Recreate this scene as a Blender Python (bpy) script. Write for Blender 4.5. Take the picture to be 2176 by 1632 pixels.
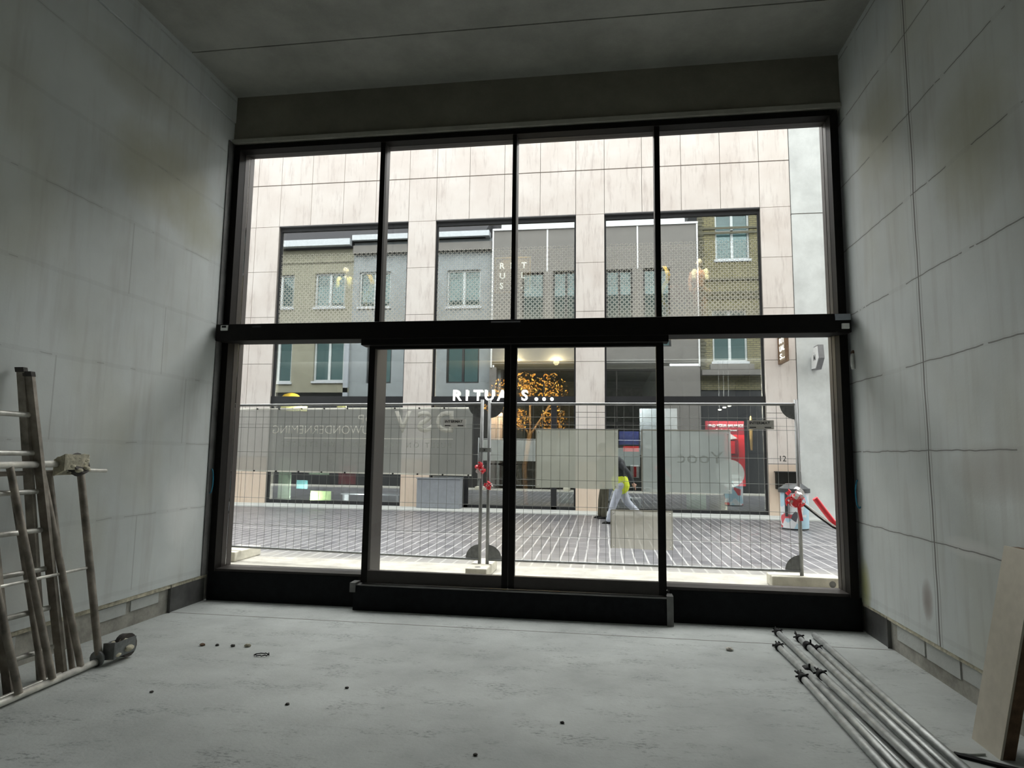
import bpy, math, random
from mathutils import Vector, Matrix, noise
random.seed(7)
PI = math.pi
sc = bpy.context.scene
for o in list(bpy.data.objects): bpy.data.objects.remove(o)

# ------------------------------------------------------------------ camera
CAMZ = 1.575
P, YW, RO, FPX = 0.11012536, -0.14250209, 0.01283698, 1349.58
fw = Vector((math.sin(YW)*math.cos(P), math.cos(YW)*math.cos(P), math.sin(P)))
r0 = Vector((math.cos(YW), -math.sin(YW), 0)); u0 = r0.cross(fw)
rt = r0*math.cos(RO)+u0*math.sin(RO); up = -r0*math.sin(RO)+u0*math.cos(RO)
cd = bpy.data.cameras.new('camera'); cam = bpy.data.objects.new('camera', cd)
sc.collection.objects.link(cam); sc.camera = cam
cd.sensor_fit = 'HORIZONTAL'; cd.sensor_width = 36; cd.lens = FPX/2176*36
cd.clip_start = 0.05; cd.clip_end = 200
m = Matrix.Identity(4)
for i in range(3):
    m[i][0] = rt[i]; m[i][1] = up[i]; m[i][2] = -fw[i]
m[2][3] = CAMZ
cam.matrix_world = m

# ------------------------------------------------------------------ light
sc.view_settings.view_transform = 'Standard'; sc.view_settings.look = 'None'
sc.view_settings.exposure = 0.55; sc.view_settings.gamma = 1.0
sc.view_settings.use_curve_mapping = False
w = bpy.data.worlds.new('overcast_sky'); sc.world = w; w.use_nodes = True
bg = w.node_tree.nodes['Background']
bg.inputs[0].default_value = (0.96, 0.985, 1.0, 1); bg.inputs[1].default_value = 2.0
sd = bpy.data.lights.new('overcast_sun', 'SUN'); sd.energy = 10.5; sd.angle = math.radians(85)
so = bpy.data.objects.new('overcast_sun', sd); sc.collection.objects.link(so)
so.rotation_euler = (math.radians(-43), math.radians(4), 0)   # brighter sky above the roofs opposite

# ------------------------------------------------------------------ materials
MATS = {}
class NT:
    def __init__(s, name):
        s.m = bpy.data.materials.new(name); s.m.use_nodes = True; s.t = s.m.node_tree
        s.b = s.t.nodes['Principled BSDF']; s.out = s.t.nodes['Material Output']; MATS[name] = s.m
    def n(s, typ, **kw):
        nd = s.t.nodes.new(typ)
        for k, v in kw.items(): setattr(nd, k, v)
        return nd
    def l(s, a, b): s.t.links.new(a, b)
    def pos(s): return s.n('ShaderNodeNewGeometry').outputs['Position']
    def sep(s, v):
        x = s.n('ShaderNodeSeparateXYZ'); s.l(v, x.inputs[0]); return x.outputs
    def math(s, op, a, b=None, c=None, clamp=False):
        nd = s.n('ShaderNodeMath', operation=op, use_clamp=clamp)
        for i, v in enumerate((a, b, c)):
            if v is None: continue
            if isinstance(v, (int, float)): nd.inputs[i].default_value = v
            else: s.l(v, nd.inputs[i])
        return nd.outputs[0]
    def noise(s, scale, detail=4, vec=None, stretch=None, rough=.55):
        v = vec if vec is not None else s.pos()
        if stretch:
            mp = s.n('ShaderNodeMapping'); mp.inputs['Scale'].default_value = stretch; s.l(v, mp.inputs[0]); v = mp.outputs[0]
        nd = s.n('ShaderNodeTexNoise'); nd.inputs['Scale'].default_value = scale; nd.inputs['Detail'].default_value = detail
        nd.inputs['Roughness'].default_value = rough
        s.l(v, nd.inputs['Vector']); return nd.outputs['Fac']
    def ramp(s, f, stops):
        nd = s.n('ShaderNodeValToRGB'); e = nd.color_ramp.elements
        while len(e) < len(stops): e.new(.5)
        for i, (p, c) in enumerate(stops): e[i].position = p; e[i].color = (*c, 1) if len(c) == 3 else c
        s.l(f, nd.inputs[0]); return nd.outputs[0]
    def mix(s, f, a, b, blend='MIX'):
        nd = s.n('ShaderNodeMix', data_type='RGBA', blend_type=blend)
        for i, v in ((0, f), (6, a), (7, b)):
            if isinstance(v, (int, float)): nd.inputs[i].default_value = v
            elif isinstance(v, tuple): nd.inputs[i].default_value = (*v, 1)
            else: s.l(v, nd.inputs[i])
        return nd.outputs[2]
    def col(s, c, rough=.8, metal=0.):
        if isinstance(c, tuple): s.b.inputs['Base Color'].default_value = (*c, 1)
        else: s.l(c, s.b.inputs['Base Color'])
        s.b.inputs['Roughness'].default_value = rough; s.b.inputs['Metallic'].default_value = metal
    def bump(s, h, strength=.3, dist=.01):
        nd = s.n('ShaderNodeBump'); nd.inputs['Strength'].default_value = strength; nd.inputs['Distance'].default_value = dist
        s.l(h, nd.inputs['Height']); s.l(nd.outputs[0], s.b.inputs['Normal'])

def flat(name, c, rough=.7, metal=0., var=.12, scale=14.):
    t = NT(name); f = t.noise(scale)
    lo = tuple(max(0, x*(1-var)) for x in c); hi = tuple(min(1, x*(1+var)) for x in c)
    t.col(t.ramp(f, [(.3, lo), (.7, hi)]), rough, metal)
    if max(c) < .02: t.b.inputs['Specular IOR Level'].default_value = .15
    return t.m
def emit(name, c, st):
    t = NT(name); t.col(c, .6); t.b.inputs['Emission Color'].default_value = (*c, 1)
    t.b.inputs['Emission Strength'].default_value = st; return t.m
def glass(name, gl, tint, grough=0.0, gcol=(1, 1, 1)):
    t = NT(name); t.t.nodes.remove(t.b)
    g = t.n('ShaderNodeBsdfGlossy'); g.inputs['Roughness'].default_value = grough; g.inputs['Color'].default_value = (*gcol, 1)
    tr = t.n('ShaderNodeBsdfTransparent'); tr.inputs[0].default_value = (*tint, 1)
    fr = t.n('ShaderNodeLayerWeight'); fr.inputs['Blend'].default_value = .25
    f = t.math('MULTIPLY_ADD', fr.outputs['Fresnel'], .5, gl, clamp=True)
    mx = t.n('ShaderNodeMixShader'); t.l(f, mx.inputs[0]); t.l(tr.outputs[0], mx.inputs[1]); t.l(g.outputs[0], mx.inputs[2])
    t.l(mx.outputs[0], t.out.inputs[0]); return t.m
def sheer(name, c, opac, tl_=.5):
    t = NT(name); t.t.nodes.remove(t.b)
    d = t.n('ShaderNodeBsdfDiffuse'); tl = t.n('ShaderNodeBsdfTranslucent'); tr = t.n('ShaderNodeBsdfTransparent')
    cc = t.ramp(t.noise(2.2), [(.3, tuple(x*.82 for x in c)), (.7, c)])
    t.l(cc, d.inputs[0]); t.l(cc, tl.inputs[0])
    m1 = t.n('ShaderNodeMixShader'); m1.inputs[0].default_value = tl_; t.l(d.outputs[0], m1.inputs[1]); t.l(tl.outputs[0], m1.inputs[2])
    m2 = t.n('ShaderNodeMixShader'); m2.inputs[0].default_value = opac; t.l(tr.outputs[0], m2.inputs[1]); t.l(m1.outputs[0], m2.inputs[2])
    t.l(m2.outputs[0], t.out.inputs[0]); return t.m

# block wall: large calcium silicate blocks, plastered thin joints at real courses
def block_wall(name, movement_joint=None, verts=(), joint=.75, mask=.44, blobs=()):
    t = NT(name); p = t.pos(); X, Y, Z = t.sep(p)
    big = t.noise(.9, 5); mid = t.noise(5, 6); fine = t.noise(60, 3)
    base = t.ramp(big, [(.3, (.535, .57, .555)), (.7, (.69, .735, .725))])
    stain = t.ramp(t.noise(.7, 3, stretch=(1, 1.3, .8)), [(.52, (0, 0, 0)), (.68, (1, 1, 1))])
    stf = t.math('MULTIPLY', t.sep(stain)[0], .38)
    base = t.mix(stf, base, (.48, .47, .35))
    base = t.mix(t.math('MULTIPLY', mid, .25), base, (.78, .80, .79))
    streak = t.ramp(t.noise(3, 3, stretch=(1, 3.2, .35)), [(.5, (0, 0, 0)), (.75, (1, 1, 1))])
    base = t.mix(t.math('MULTIPLY', t.sep(streak)[0], .3), base, (.40, .385, .36))
    wob = t.math('MULTIPLY', t.math('SUBTRACT', t.noise(4, 2), .5), .03)
    zz = t.math('ADD', t.math('SUBTRACT', Z, .985-4*.653), wob)
    d = t.math('ABSOLUTE', t.math('SUBTRACT', t.math('MODULO', zz, .653), .3265))
    line = t.math('GREATER_THAN', d, .3265-.0045)
    msk = t.math('GREATER_THAN', t.noise(2.3, 4), mask)
    line = t.math('MULTIPLY', t.math('MULTIPLY', line, msk), t.math('GREATER_THAN', Z, .6))
    soft = t.math('MULTIPLY', t.math('GREATER_THAN', d, .3265-.018), .07)
    line = t.math('MAXIMUM', t.math('MULTIPLY', line, joint), soft)
    for (yy, za, zb) in verts:
        a = t.math('LESS_THAN', t.math('ABSOLUTE', t.math('SUBTRACT', Y, yy)), .006)
        b = t.math('MULTIPLY', t.math('GREATER_THAN', Z, za), t.math('LESS_THAN', Z, zb))
        line = t.math('MAXIMUM', line, t.math('MULTIPLY', t.math('MULTIPLY', a, b), .28))
    if movement_joint:
        wz = t.math('MULTIPLY', t.math('SUBTRACT', t.noise(1.1, 3), .5), .06)
        dy = t.math('ABSOLUTE', t.math('ADD', t.math('SUBTRACT', Y, movement_joint), wz))
        line = t.math('MAXIMUM', line, t.math('MULTIPLY', t.math('LESS_THAN', dy, .009), .85))
        line = t.math('MAXIMUM', line, t.math('MULTIPLY', t.math('LESS_THAN', t.math('ABSOLUTE', t.math('SUBTRACT', dy, .035)), .005), .4))
    wn = t.math('MULTIPLY', t.math('SUBTRACT', t.noise(4, 4), .5), .8)
    for (yy, zz_, ry, rz, cc, am) in blobs:
        a = t.math('POWER', t.math('DIVIDE', t.math('SUBTRACT', Y, yy), ry), 2.); b = t.math('POWER', t.math('DIVIDE', t.math('SUBTRACT', Z, zz_), rz), 2.)
        f = t.math('MULTIPLY', t.math('SUBTRACT', t.math('ADD', 1.0, wn), t.math('ADD', a, b), clamp=True), am)
        base = t.mix(f, base, cc)
    colr = t.mix(line, base, (.13, .125, .115))
    t.col(colr, .92); h = t.math('SUBTRACT', t.math('MULTIPLY', fine, .25), line); t.bump(h, .35, .006)
    return t.m
block_wall('blockwork_left', None, [(4.99, 2.95, 3.6), (5.48, 2.29, 2.945), (5.3, .33, .985), (4.3, 1.64, 2.29), (5.85, 1.64, 2.29)], .34, .53,
           [(5.3, 4.2, .8, .5, (.46, .45, .33), .7), (4.9, 4.9, .7, .3, (.38, .38, .30), .45), (5.9, 3.9, .5, .35, (.46, .46, .34), .6), (3.9, .6, .7, .3, (.85, .86, .84), .5), (5.9, 1.0, .3, .4, (.88, .90, .88), .5)])
block_wall('blockwork_right', 5.05, [], .75, .44,
           [(6.35, .42, .16, .28, (.42, .42, .16), .9), (5.2, .55, .09, .16, (.28, .23, .21), .8), (5.6, 4.4, .5, .5, (.45, .45, .34), .6), (4.3, 3.6, .5, .6, (.42, .42, .30), .6), (4.3, 1.5, .5, .2, (.40, .38, .34), .5), (4.6, 1.0, .35, .08, (.82, .82, .80), .6)])

def concrete(name, c, var=.22, scale=1.6, rough=.9, bump=.3, marks=.0):
    t = NT(name); a = t.noise(scale, 8, rough=.65); f = t.noise(45, 4)
    lo = tuple(x*(1-var) for x in c); hi = tuple(min(1, x*(1+var)) for x in c)
    cc = t.ramp(a, [(.32, lo), (.66, hi)])
    cc = t.mix(t.math('MULTIPLY', f, .18), cc, tuple(x*.6 for x in c))
    if marks:
        mk = t.ramp(t.noise(1.9, 6, stretch=(1, 2.2, 1), rough=.8), [(.52, (0, 0, 0)), (.64, (1, 1, 1))])
        mk2 = t.math('GREATER_THAN', t.noise(30, 4, stretch=(1, 2, 1)), .54)
        cc = t.mix(t.math('MULTIPLY', t.math('MULTIPLY', t.sep(mk)[0], mk2), marks), cc, tuple(x*.5 for x in c))
        cc = t.mix(t.math('MULTIPLY', t.sep(mk)[0], .22), cc, tuple(x*.6 for x in c))
    t.col(cc, rough); t.bump(t.math('ADD', f, t.math('MULTIPLY', a, .6)), bump, .006); return t.m
concrete('floor_concrete', (.485, .515, .50), .2, .9, .85, .45, .9)
concrete('ceiling_concrete', (.34, .345, .31), .22, 1.2)
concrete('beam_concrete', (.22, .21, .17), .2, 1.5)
concrete('beam_edge', (.42, .41, .36), .15, 4)
concrete('base_render', (.36, .35, .31), .4, 4.5)
concrete('pale_block', (.52, .54, .52), .12, 3)
concrete('foot_concrete', (.50, .48, .40), .2, 6)
concrete('grey_stone', (.70, .73, .72), .14, 1.5)
concrete('sand_ground', (.34, .33, .29), .22, 3.0, .95, .5, .4)
concrete('mortar', (.50, .47, .36), .45, 14, .95, .8)
flat('steel_plate', (.16, .16, .155), .55, .6, .3, 5)
flat('black_plinth', (.007, .008, .009), .7, 0, .4)
flat('bronze_frame', (.035, .030, .027), .5, .3, .12)
flat('black_frame', (.008, .007, .006), .6, 0., .2)
flat('white_plastic', (.72, .73, .70), .5)
flat('grey_plastic', (.30, .33, .37), .45)
flat('blue_cable', (.02, .22, .35), .5)
flat('galvanised', (.42, .44, .43), .45, .45, .28, 12)
flat('dark_galvanised', (.20, .21, .21), .5, .5, .25, 20)
flat('post_grey', (.26, .27, .27), .5, .35, .15, 8)
flat('wire_grey', (.19, .20, .19), .55, .4, .1)
flat('rusty_tube', (.30, .27, .23), .6, .3, .45, 9)
flat('bare_tube', (.62, .61, .56), .45, .35, .35, 9)
flat('black_iron', (.018, .018, .019), .6, .3, .3)
flat('rubber', (.06, .055, .05), .8, 0, .4)
flat('cream_board', (.58, .54, .45), .85, 0, .07)
flat('brown_wood', (.15, .09, .05), .75, 0, .35, 22)
flat('shop_dark', (.035, .037, .040), .7)
flat('shop_floor', (.10, .10, .10), .5)
flat('shop_warm', (.30, .24, .17), .8)
flat('dark_metal', (.018, .019, .022), .6, .1)
flat('mid_metal', (.22, .22, .23), .45, .3)
flat('mortar_joint', (.22, .20, .18), .9)
flat('poster_red', (.78, .02, .03), .5, 0, .05)
flat('poster_maroon', (.22, .01, .02), .5, 0, .1)
flat('poster_white', (.85, .87, .88), .6, 0, .03)
flat('yellow', (.85, .55, .05), .6, 0, .05)
flat('pale_yellow', (.85, .78, .30), .6, 0, .2)
flat('cyan', (.25, .65, .70), .6, 0, .1)
flat('lime', (.50, .70, .28), .6, 0, .25)
flat('pale_green', (.36, .46, .34), .6, 0, .15)
flat('lilac_grey', (.30, .32, .35), .7, 0, .08)
flat('pink_grey', (.55, .42, .42), .7, 0, .2)
flat('navy', (.03, .04, .18), .7)
flat('tape_red', (.80, .03, .05), .45, 0, .1)
flat('tape_white', (.85, .84, .83), .45, 0, .05)
flat('skin', (.45, .27, .19), .6, 0, .06)
flat('hair', (.03, .02, .015), .8)
flat('jeans_pale', (.50, .54, .62), .9, 0, .12)
flat('olive_cloth', (.085, .08, .055), .9, 0, .2)
flat('dark_cloth', (.04, .045, .05), .9, 0, .2)
flat('hivis', (.72, .85, .05), .7, 0, .05)
flat('shoe_black', (.015, .015, .015), .6)
flat('mannequin_skin', (.26, .23, .19), .5)
flat('cream_cloth', (.62, .58, .44), .9, 0, .1)
flat('brown_cloth', (.42, .22, .17), .9, 0, .2)
flat('brass', (.75, .50, .18), .3, .8)
flat('bin_wrap', (.62, .78, .86), .55, 0, .1)
flat('bin_lid', (.045, .05, .055), .5)
flat('stone_dust', (.55, .53, .48), .95, 0, .3, 40)
flat('cream_render', (.21, .20, .15), .9, 0, .1, 3)
flat('white_render', (.22, .24, .25), .9, 0, .1, 3)
flat('panel_grey', (.15, .14, .13), .8, 0, .06, 3)
flat('panel_edge', (.60, .60, .60), .6, 0, .05)
flat('roof_tile', (.028, .026, .03), .8, 0, .4, 20)
flat('gutter_white', (.42, .44, .46), .6)
flat('frame_white', (.45, .48, .48), .6)
emit('letter_white', (.95, .95, .93), 1.3)
emit('spot_glow', (1., .93, .8), 6.)
emit('lamp_glow', (1., .62, .25), 2.2)
glass('shopfront_glass', .015, (.95, .948, .935))
glass('street_glass', .33, (.78, .83, .82), 0.0, (.93, .96, .97))
glass('house_glass', .06, (.25, .33, .33), .02, (.7, .85, .85))
sheer('banner_mesh', (.50, .52, .495), .76, .16)
sheer('plastic_green', (.44, .46, .40), .86, .32)
sheer('plastic_blue', (.42, .47, .455), .82, .32)
sheer('plastic_beige', (.46, .45, .39), .78, .35)
sheer('banner_print', (1., 1., .96), 1.0, .6)
sheer('banner_print_faint', (.62, .64, .60), .8, .3)
sheer('panel_print', (.72, .76, .74), .8, .4)
flat('plate_white', (.80, .80, .77), .5, 0, .05)
flat('plate_grey', (.50, .50, .46), .5, 0, .05)
flat('print_black', (.02, .02, .02), .6)

def stone_mat():
    t = NT('cream_stone'); p = t.pos(); X, Y, Z = t.sep(p)
    a = t.noise(1.1, 5); s1 = t.noise(5, 5, stretch=(2.2, 1, .25), rough=.75)
    c = t.ramp(a, [(.3, (.74, .67, .62)), (.7, (.86, .81, .765))])
    st = t.ramp(s1, [(.52, (0, 0, 0)), (.70, (1, 1, 1))])
    c = t.mix(t.math('MULTIPLY', t.sep(st)[0], .6), c, (.50, .43, .40))
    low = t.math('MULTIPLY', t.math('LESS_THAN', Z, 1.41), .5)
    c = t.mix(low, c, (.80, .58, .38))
    t.col(c, .8); t.bump(t.noise(30, 4), .15, .004)
stone_mat()
def pave_mat():
    t = NT('street_paving'); X, Y, Z = t.sep(t.pos())
    wob = t.math('MULTIPLY', t.math('SUBTRACT', t.noise(1.5, 2), .5), .03)
    xx = t.math('ADD', t.math('ADD', X, 40.), wob)
    col_i = t.math('FLOOR', t.math('DIVIDE', xx, .165))
    dx = t.math('ABSOLUTE', t.math('SUBTRACT', t.math('MODULO', xx, .165), .0825))
    jx = t.math('GREATER_THAN', dx, .0825-.011)
    yy = t.math('ADD', Y, t.math('MULTIPLY', t.math('FRACT', t.math('MULTIPLY', col_i, .618)), .42))
    dy = t.math('ABSOLUTE', t.math('SUBTRACT', t.math('MODULO', yy, .42), .21))
    jy = t.math('MULTIPLY', t.math('GREATER_THAN', dy, .21-.009), .6)
    cell = t.n('ShaderNodeTexWhiteNoise', noise_dimensions='2D')
    cb = t.n('ShaderNodeCombineXYZ'); t.l(col_i, cb.inputs[0]); t.l(t.math('FLOOR', t.math('DIVIDE', yy, .42)), cb.inputs[1]); t.l(cb.outputs[0], cell.inputs['Vector'])
    base = t.ramp(cell.outputs['Value'], [(0, (.075, .075, .085)), (1, (.15, .147, .155))])
    base = t.mix(.35, base, t.ramp(t.noise(2.4, 6), [(.35, (.06, .06, .07)), (.65, (.20, .20, .21))]))
    j = t.math('MULTIPLY', t.math('MAXIMUM', jx, jy), t.math('MULTIPLY_ADD', t.noise(3, 4), 1.2, .05, clamp=True))
    gut = t.math('LESS_THAN', t.math('ABSOLUTE', t.math('SUBTRACT', Y, 11.0)), .03)
    j = t.math('MAXIMUM', j, t.math('MULTIPLY', gut, .6))
    c = t.mix(j, base, (.46, .46, .455))
    dust = t.math('SUBTRACT', t.math('DIVIDE', t.math('SUBTRACT', 9.3, Y), 1.2), t.math('MULTIPLY', t.noise(2.5, 6), .9), clamp=True)
    c = t.mix(dust, c, (.34, .33, .29))
    t.col(c, .42); t.bump(t.math('SUBTRACT', t.noise(12, 4), j), .25, .008)
pave_mat()
def brick_mat():
    t = NT('yellow_brick'); br = t.n('ShaderNodeTexBrick'); X, Y, Z = t.sep(t.pos())
    cb = t.n('ShaderNodeCombineXYZ'); t.l(X, cb.inputs[0]); t.l(Z, cb.inputs[1]); t.l(cb.outputs[0], br.inputs['Vector'])
    br.inputs['Scale'].default_value = 1.0; br.inputs['Brick Width'].default_value = .24; br.inputs['Row Height'].default_value = .085
    br.inputs['Mortar Size'].default_value = .012
    for i, c in ((1, (.19, .17, .09)), (2, (.14, .125, .06)), (3, (.05, .045, .03))): br.inputs[i].default_value = (*c, 1)
    t.col(br.outputs['Color'], .85)
brick_mat()
def frit_mat():
    t = NT('printed_frit'); t.t.nodes.remove(t.b); X, Y, Z = t.sep(t.pos())
    k = 2*PI/.125
    sx = t.math('SINE', t.math('MULTIPLY', X, k)); sz = t.math('SINE', t.math('MULTIPLY', Z, k))
    sx2 = t.math('SINE', t.math('MULTIPLY', X, 2*k)); sz2 = t.math('SINE', t.math('MULTIPLY', Z, 2*k))
    q = t.math('ADD', t.math('MULTIPLY', sx, sz), t.math('MULTIPLY', t.math('MULTIPLY', sx2, sz2), -.8))
    q = t.math('ABSOLUTE', q)
    dens = t.math('DIVIDE', t.math('SUBTRACT', 6.75, Z), 1.9, clamp=True)
    th = t.math('MULTIPLY_ADD', dens, -.9, 1.0)
    f = t.math('MULTIPLY', t.math('GREATER_THAN', q, th), .34)
    tr = t.n('ShaderNodeBsdfTransparent'); d = t.n('ShaderNodeBsdfDiffuse'); d.inputs[0].default_value = (.80, .78, .68, 1)
    mx = t.n('ShaderNodeMixShader'); t.l(f, mx.inputs[0]); t.l(tr.outputs[0], mx.inputs[1]); t.l(d.outputs[0], mx.inputs[2])
    t.l(mx.outputs[0], t.out.inputs[0])
frit_mat()
def leaf_mat():
    t = NT('golden_leaf'); f = t.noise(9, 2)
    t.col(t.ramp(f, [(.35, (.30, .13, .03)), (.65, (.90, .55, .16))]), .35, .3)
leaf_mat()
def binwrap():
    t = NT('bin_picture'); v = t.n('ShaderNodeTexVoronoi'); v.inputs['Scale'].default_value = 5.5; t.l(t.pos(), v.inputs['Vector'])
    c = t.ramp(t.sep(v.outputs['Color'])[0], [(0, (.50, .74, .86)), (.45, (.85, .88, .90)), (.8, (.75, .12, .14)), (.93, (.1, .1, .12))])
    t.t.nodes[-1].color_ramp.interpolation = 'CONSTANT' if hasattr(t.t.nodes[-1], 'color_ramp') else None
    t.col(c, .5)
try: binwrap()
except Exception: MATS['bin_picture'] = MATS['bin_wrap']

# ------------------------------------------------------------------ mesh helpers
class MB:
    def __init__(s): s.v = []; s.f = []; s.s = []
    def add(s, vs, fs, smooth=False):
        o = len(s.v); s.v += [tuple(v) for v in vs]; s.f += [tuple(i+o for i in f) for f in fs]; s.s += [smooth]*len(fs); return s
    def box(s, x0, x1, y0, y1, z0, z1):
        vs = [(x, y, z) for x in (x0, x1) for y in (y0, y1) for z in (z0, z1)]
        return s.add(vs, [(0, 1, 3, 2), (4, 6, 7, 5), (0, 4, 5, 1), (2, 3, 7, 6), (0, 2, 6, 4), (1, 5, 7, 3)])
    def obox(s, a, b, wv, tv, w_, t_):
        """beam of rectangular section from a to b; wv, tv the section directions"""
        a, b = Vector(a), Vector(b); wv = Vector(wv).normalized()*w_/2; tv = Vector(tv).normalized()*t_/2
        vs = [e+i*wv+j*tv for e in (a, b) for i in (-1, 1) for j in (-1, 1)]
        return s.add(vs, [(0, 1, 3, 2), (4, 6, 7, 5), (0, 4, 5, 1), (2, 3, 7, 6), (0, 2, 6, 4), (1, 5, 7, 3)])
    def tube(s, a, b, r, n=12, r2=None):
        a, b = Vector(a), Vector(b); d = (b-a).normalized(); r2 = r if r2 is None else r2
        u = d.orthogonal().normalized(); v = d.cross(u)
        A = [a+(u*math.cos(t)+v*math.sin(t))*r for t in [2*PI*i/n for i in range(n)]]
        B = [b+(u*math.cos(t)+v*math.sin(t))*r2 for t in [2*PI*i/n for i in range(n)]]
        s.add(A+B, [(i, (i+1) % n, (i+1) % n+n, i+n) for i in range(n)], True)
        s.add(A, [tuple(reversed(range(n)))]); s.add(B, [tuple(range(n))]); return s
    def hollow(s, a, b, r, ri, n=14):
        a, b = Vector(a), Vector(b); d = (b-a).normalized(); u = d.orthogonal().normalized(); v = d.cross(u)
        rings = [(a, r), (b, r), (b, ri), (a, ri)]; vs = []
        for c, q in rings: vs += [c+(u*math.cos(t)+v*math.sin(t))*q for t in [2*PI*i/n for i in range(n)]]
        for k in range(4):
            k2 = (k+1) % 4; s2 = k in (0, 2)
            s.add([], [])
        o = len(s.v); s.v += [tuple(x) for x in vs]
        for k in range(4):
            k2 = (k+1) % 4
            for i in range(n):
                s.f.append((o+k*n+i, o+k*n+(i+1) % n, o+k2*n+(i+1) % n, o+k2*n+i)); s.s.append(k in (0, 2))
        return s
    def path(s, pts, r, n=8):
        for a, b in zip(pts, pts[1:]): s.tube(a, b, r, n)
        for p in pts[1:-1]: s.ball(p, r*1.01, 6, 4)
        return s
    def ball(s, c, r, n=12, m_=8, sc_=(1, 1, 1)):
        c = Vector(c); vs = [c+Vector((0, 0, r*sc_[2]))]
        for j in range(1, m_):
            ph = PI*j/m_
            for i in range(n):
                th = 2*PI*i/n; vs.append(c+Vector((r*math.sin(ph)*math.cos(th)*sc_[0], r*math.sin(ph)*math.sin(th)*sc_[1], r*math.cos(ph)*sc_[2])))
        vs.append(c-Vector((0, 0, r*sc_[2]))); L = len(vs)-1
        fs = [(0, 1+i, 1+(i+1) % n) for i in range(n)]
        for j in range(m_-2):
            for i in range(n):
                a = 1+j*n+i; b = 1+j*n+(i+1) % n; fs.append((a, a+n, b+n, b))
        fs += [(L, 1+(m_-2)*n+(i+1) % n, 1+(m_-2)*n+i) for i in range(n)]
        return s.add(vs, fs, True)
    def prism(s, pts, axis, d0, d1):
        """pts: 2D outline; axis 'y': (x,z) outline extruded in y; 'x': (y,z); 'z': (x,y)"""
        def mk(p, d): return {'y': (p[0], d, p[1]), 'x': (d, p[0], p[1]), 'z': (p[0], p[1], d)}[axis]
        n = len(pts); vs = [mk(p, d0) for p in pts]+[mk(p, d1) for p in pts]
        return s.add(vs, [tuple(range(n)), tuple(reversed(range(n, 2*n)))]+[(i, i+n, (i+1) % n+n, (i+1) % n) for i in range(n)])
    def capsule(s, a, b, ra, rb):
        s.tube(a, b, ra, 10, rb); s.ball(a, ra, 10, 6); s.ball(b, rb, 10, 6); return s

def pmat(x): return MATS[x] if isinstance(x, str) else x
def link(name, me, mat, parent=None, origin=None):
    o = bpy.data.objects.new(name, me); sc.collection.objects.link(o)
    if mat: me.materials.clear(); me.materials.append(pmat(mat))
    if parent is not None:
        o.parent = parent
        base = Vector((0, 0, 0)); q = parent
        while q is not None: base += q.location; q = q.parent
        me.transform(Matrix.Translation(-base))
    elif origin is not None:
        me.transform(Matrix.Translation(-Vector(origin))); o.location = origin
    return o
def obj(name, mb, mat, parent=None, origin=None, bevel=0):
    me = bpy.data.meshes.new(name); me.from_pydata(mb.v, [], mb.f)
    me.polygons.foreach_set('use_smooth', mb.s); me.update()
    import bmesh
    bm = bmesh.new(); bm.from_mesh(me); bmesh.ops.recalc_face_normals(bm, faces=bm.faces); bm.to_mesh(me); bm.free()
    o = link(name, me, mat, parent, origin)
    if bevel:
        b = o.modifiers.new('bevel', 'BEVEL'); b.width = bevel; b.segments = 2; b.limit_method = 'ANGLE'
    return o
def baked(name, mb, mat, parent, voxel, smooth=3):
    """one continuous surface from overlapping limbs"""
    me = bpy.data.meshes.new(name+'_src'); me.from_pydata(mb.v, [], mb.f)
    t = bpy.data.objects.new('tmp', me); sc.collection.objects.link(t)
    r = t.modifiers.new('r', 'REMESH'); r.mode = 'VOXEL'; r.voxel_size = voxel
    if smooth:
        q = t.modifiers.new('s', 'SMOOTH'); q.factor = .5; q.iterations = smooth
    dg = bpy.context.evaluated_depsgraph_get(); me2 = bpy.data.meshes.new_from_object(t.evaluated_get(dg))
    bpy.data.objects.remove(t); bpy.data.meshes.remove(me); me2.name = name
    me2.polygons.foreach_set('use_smooth', [True]*len(me2.polygons))
    return link(name, me2, mat, parent)
def thing(name, label, cat, loc, group=None):
    o = bpy.data.objects.new(name, None); sc.collection.objects.link(o); o.location = loc; o.empty_display_size = .1
    o['label'] = label; o['category'] = cat
    if group: o['group'] = group
    return o
def tag(o, label, cat, group=None):
    o['label'] = label; o['category'] = cat
    if group: o['group'] = group
    return o
def struct(name, mb, mat, label=None):
    o = obj(name, mb, mat); o['kind'] = 'structure'
    if label: o['label'] = label
    return o
def copy_tree(o, parent=None):
    c = o.copy(); sc.collection.objects.link(c); c.parent = parent
    for ch in list(o.children): copy_tree(ch, c)
    return c
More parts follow.
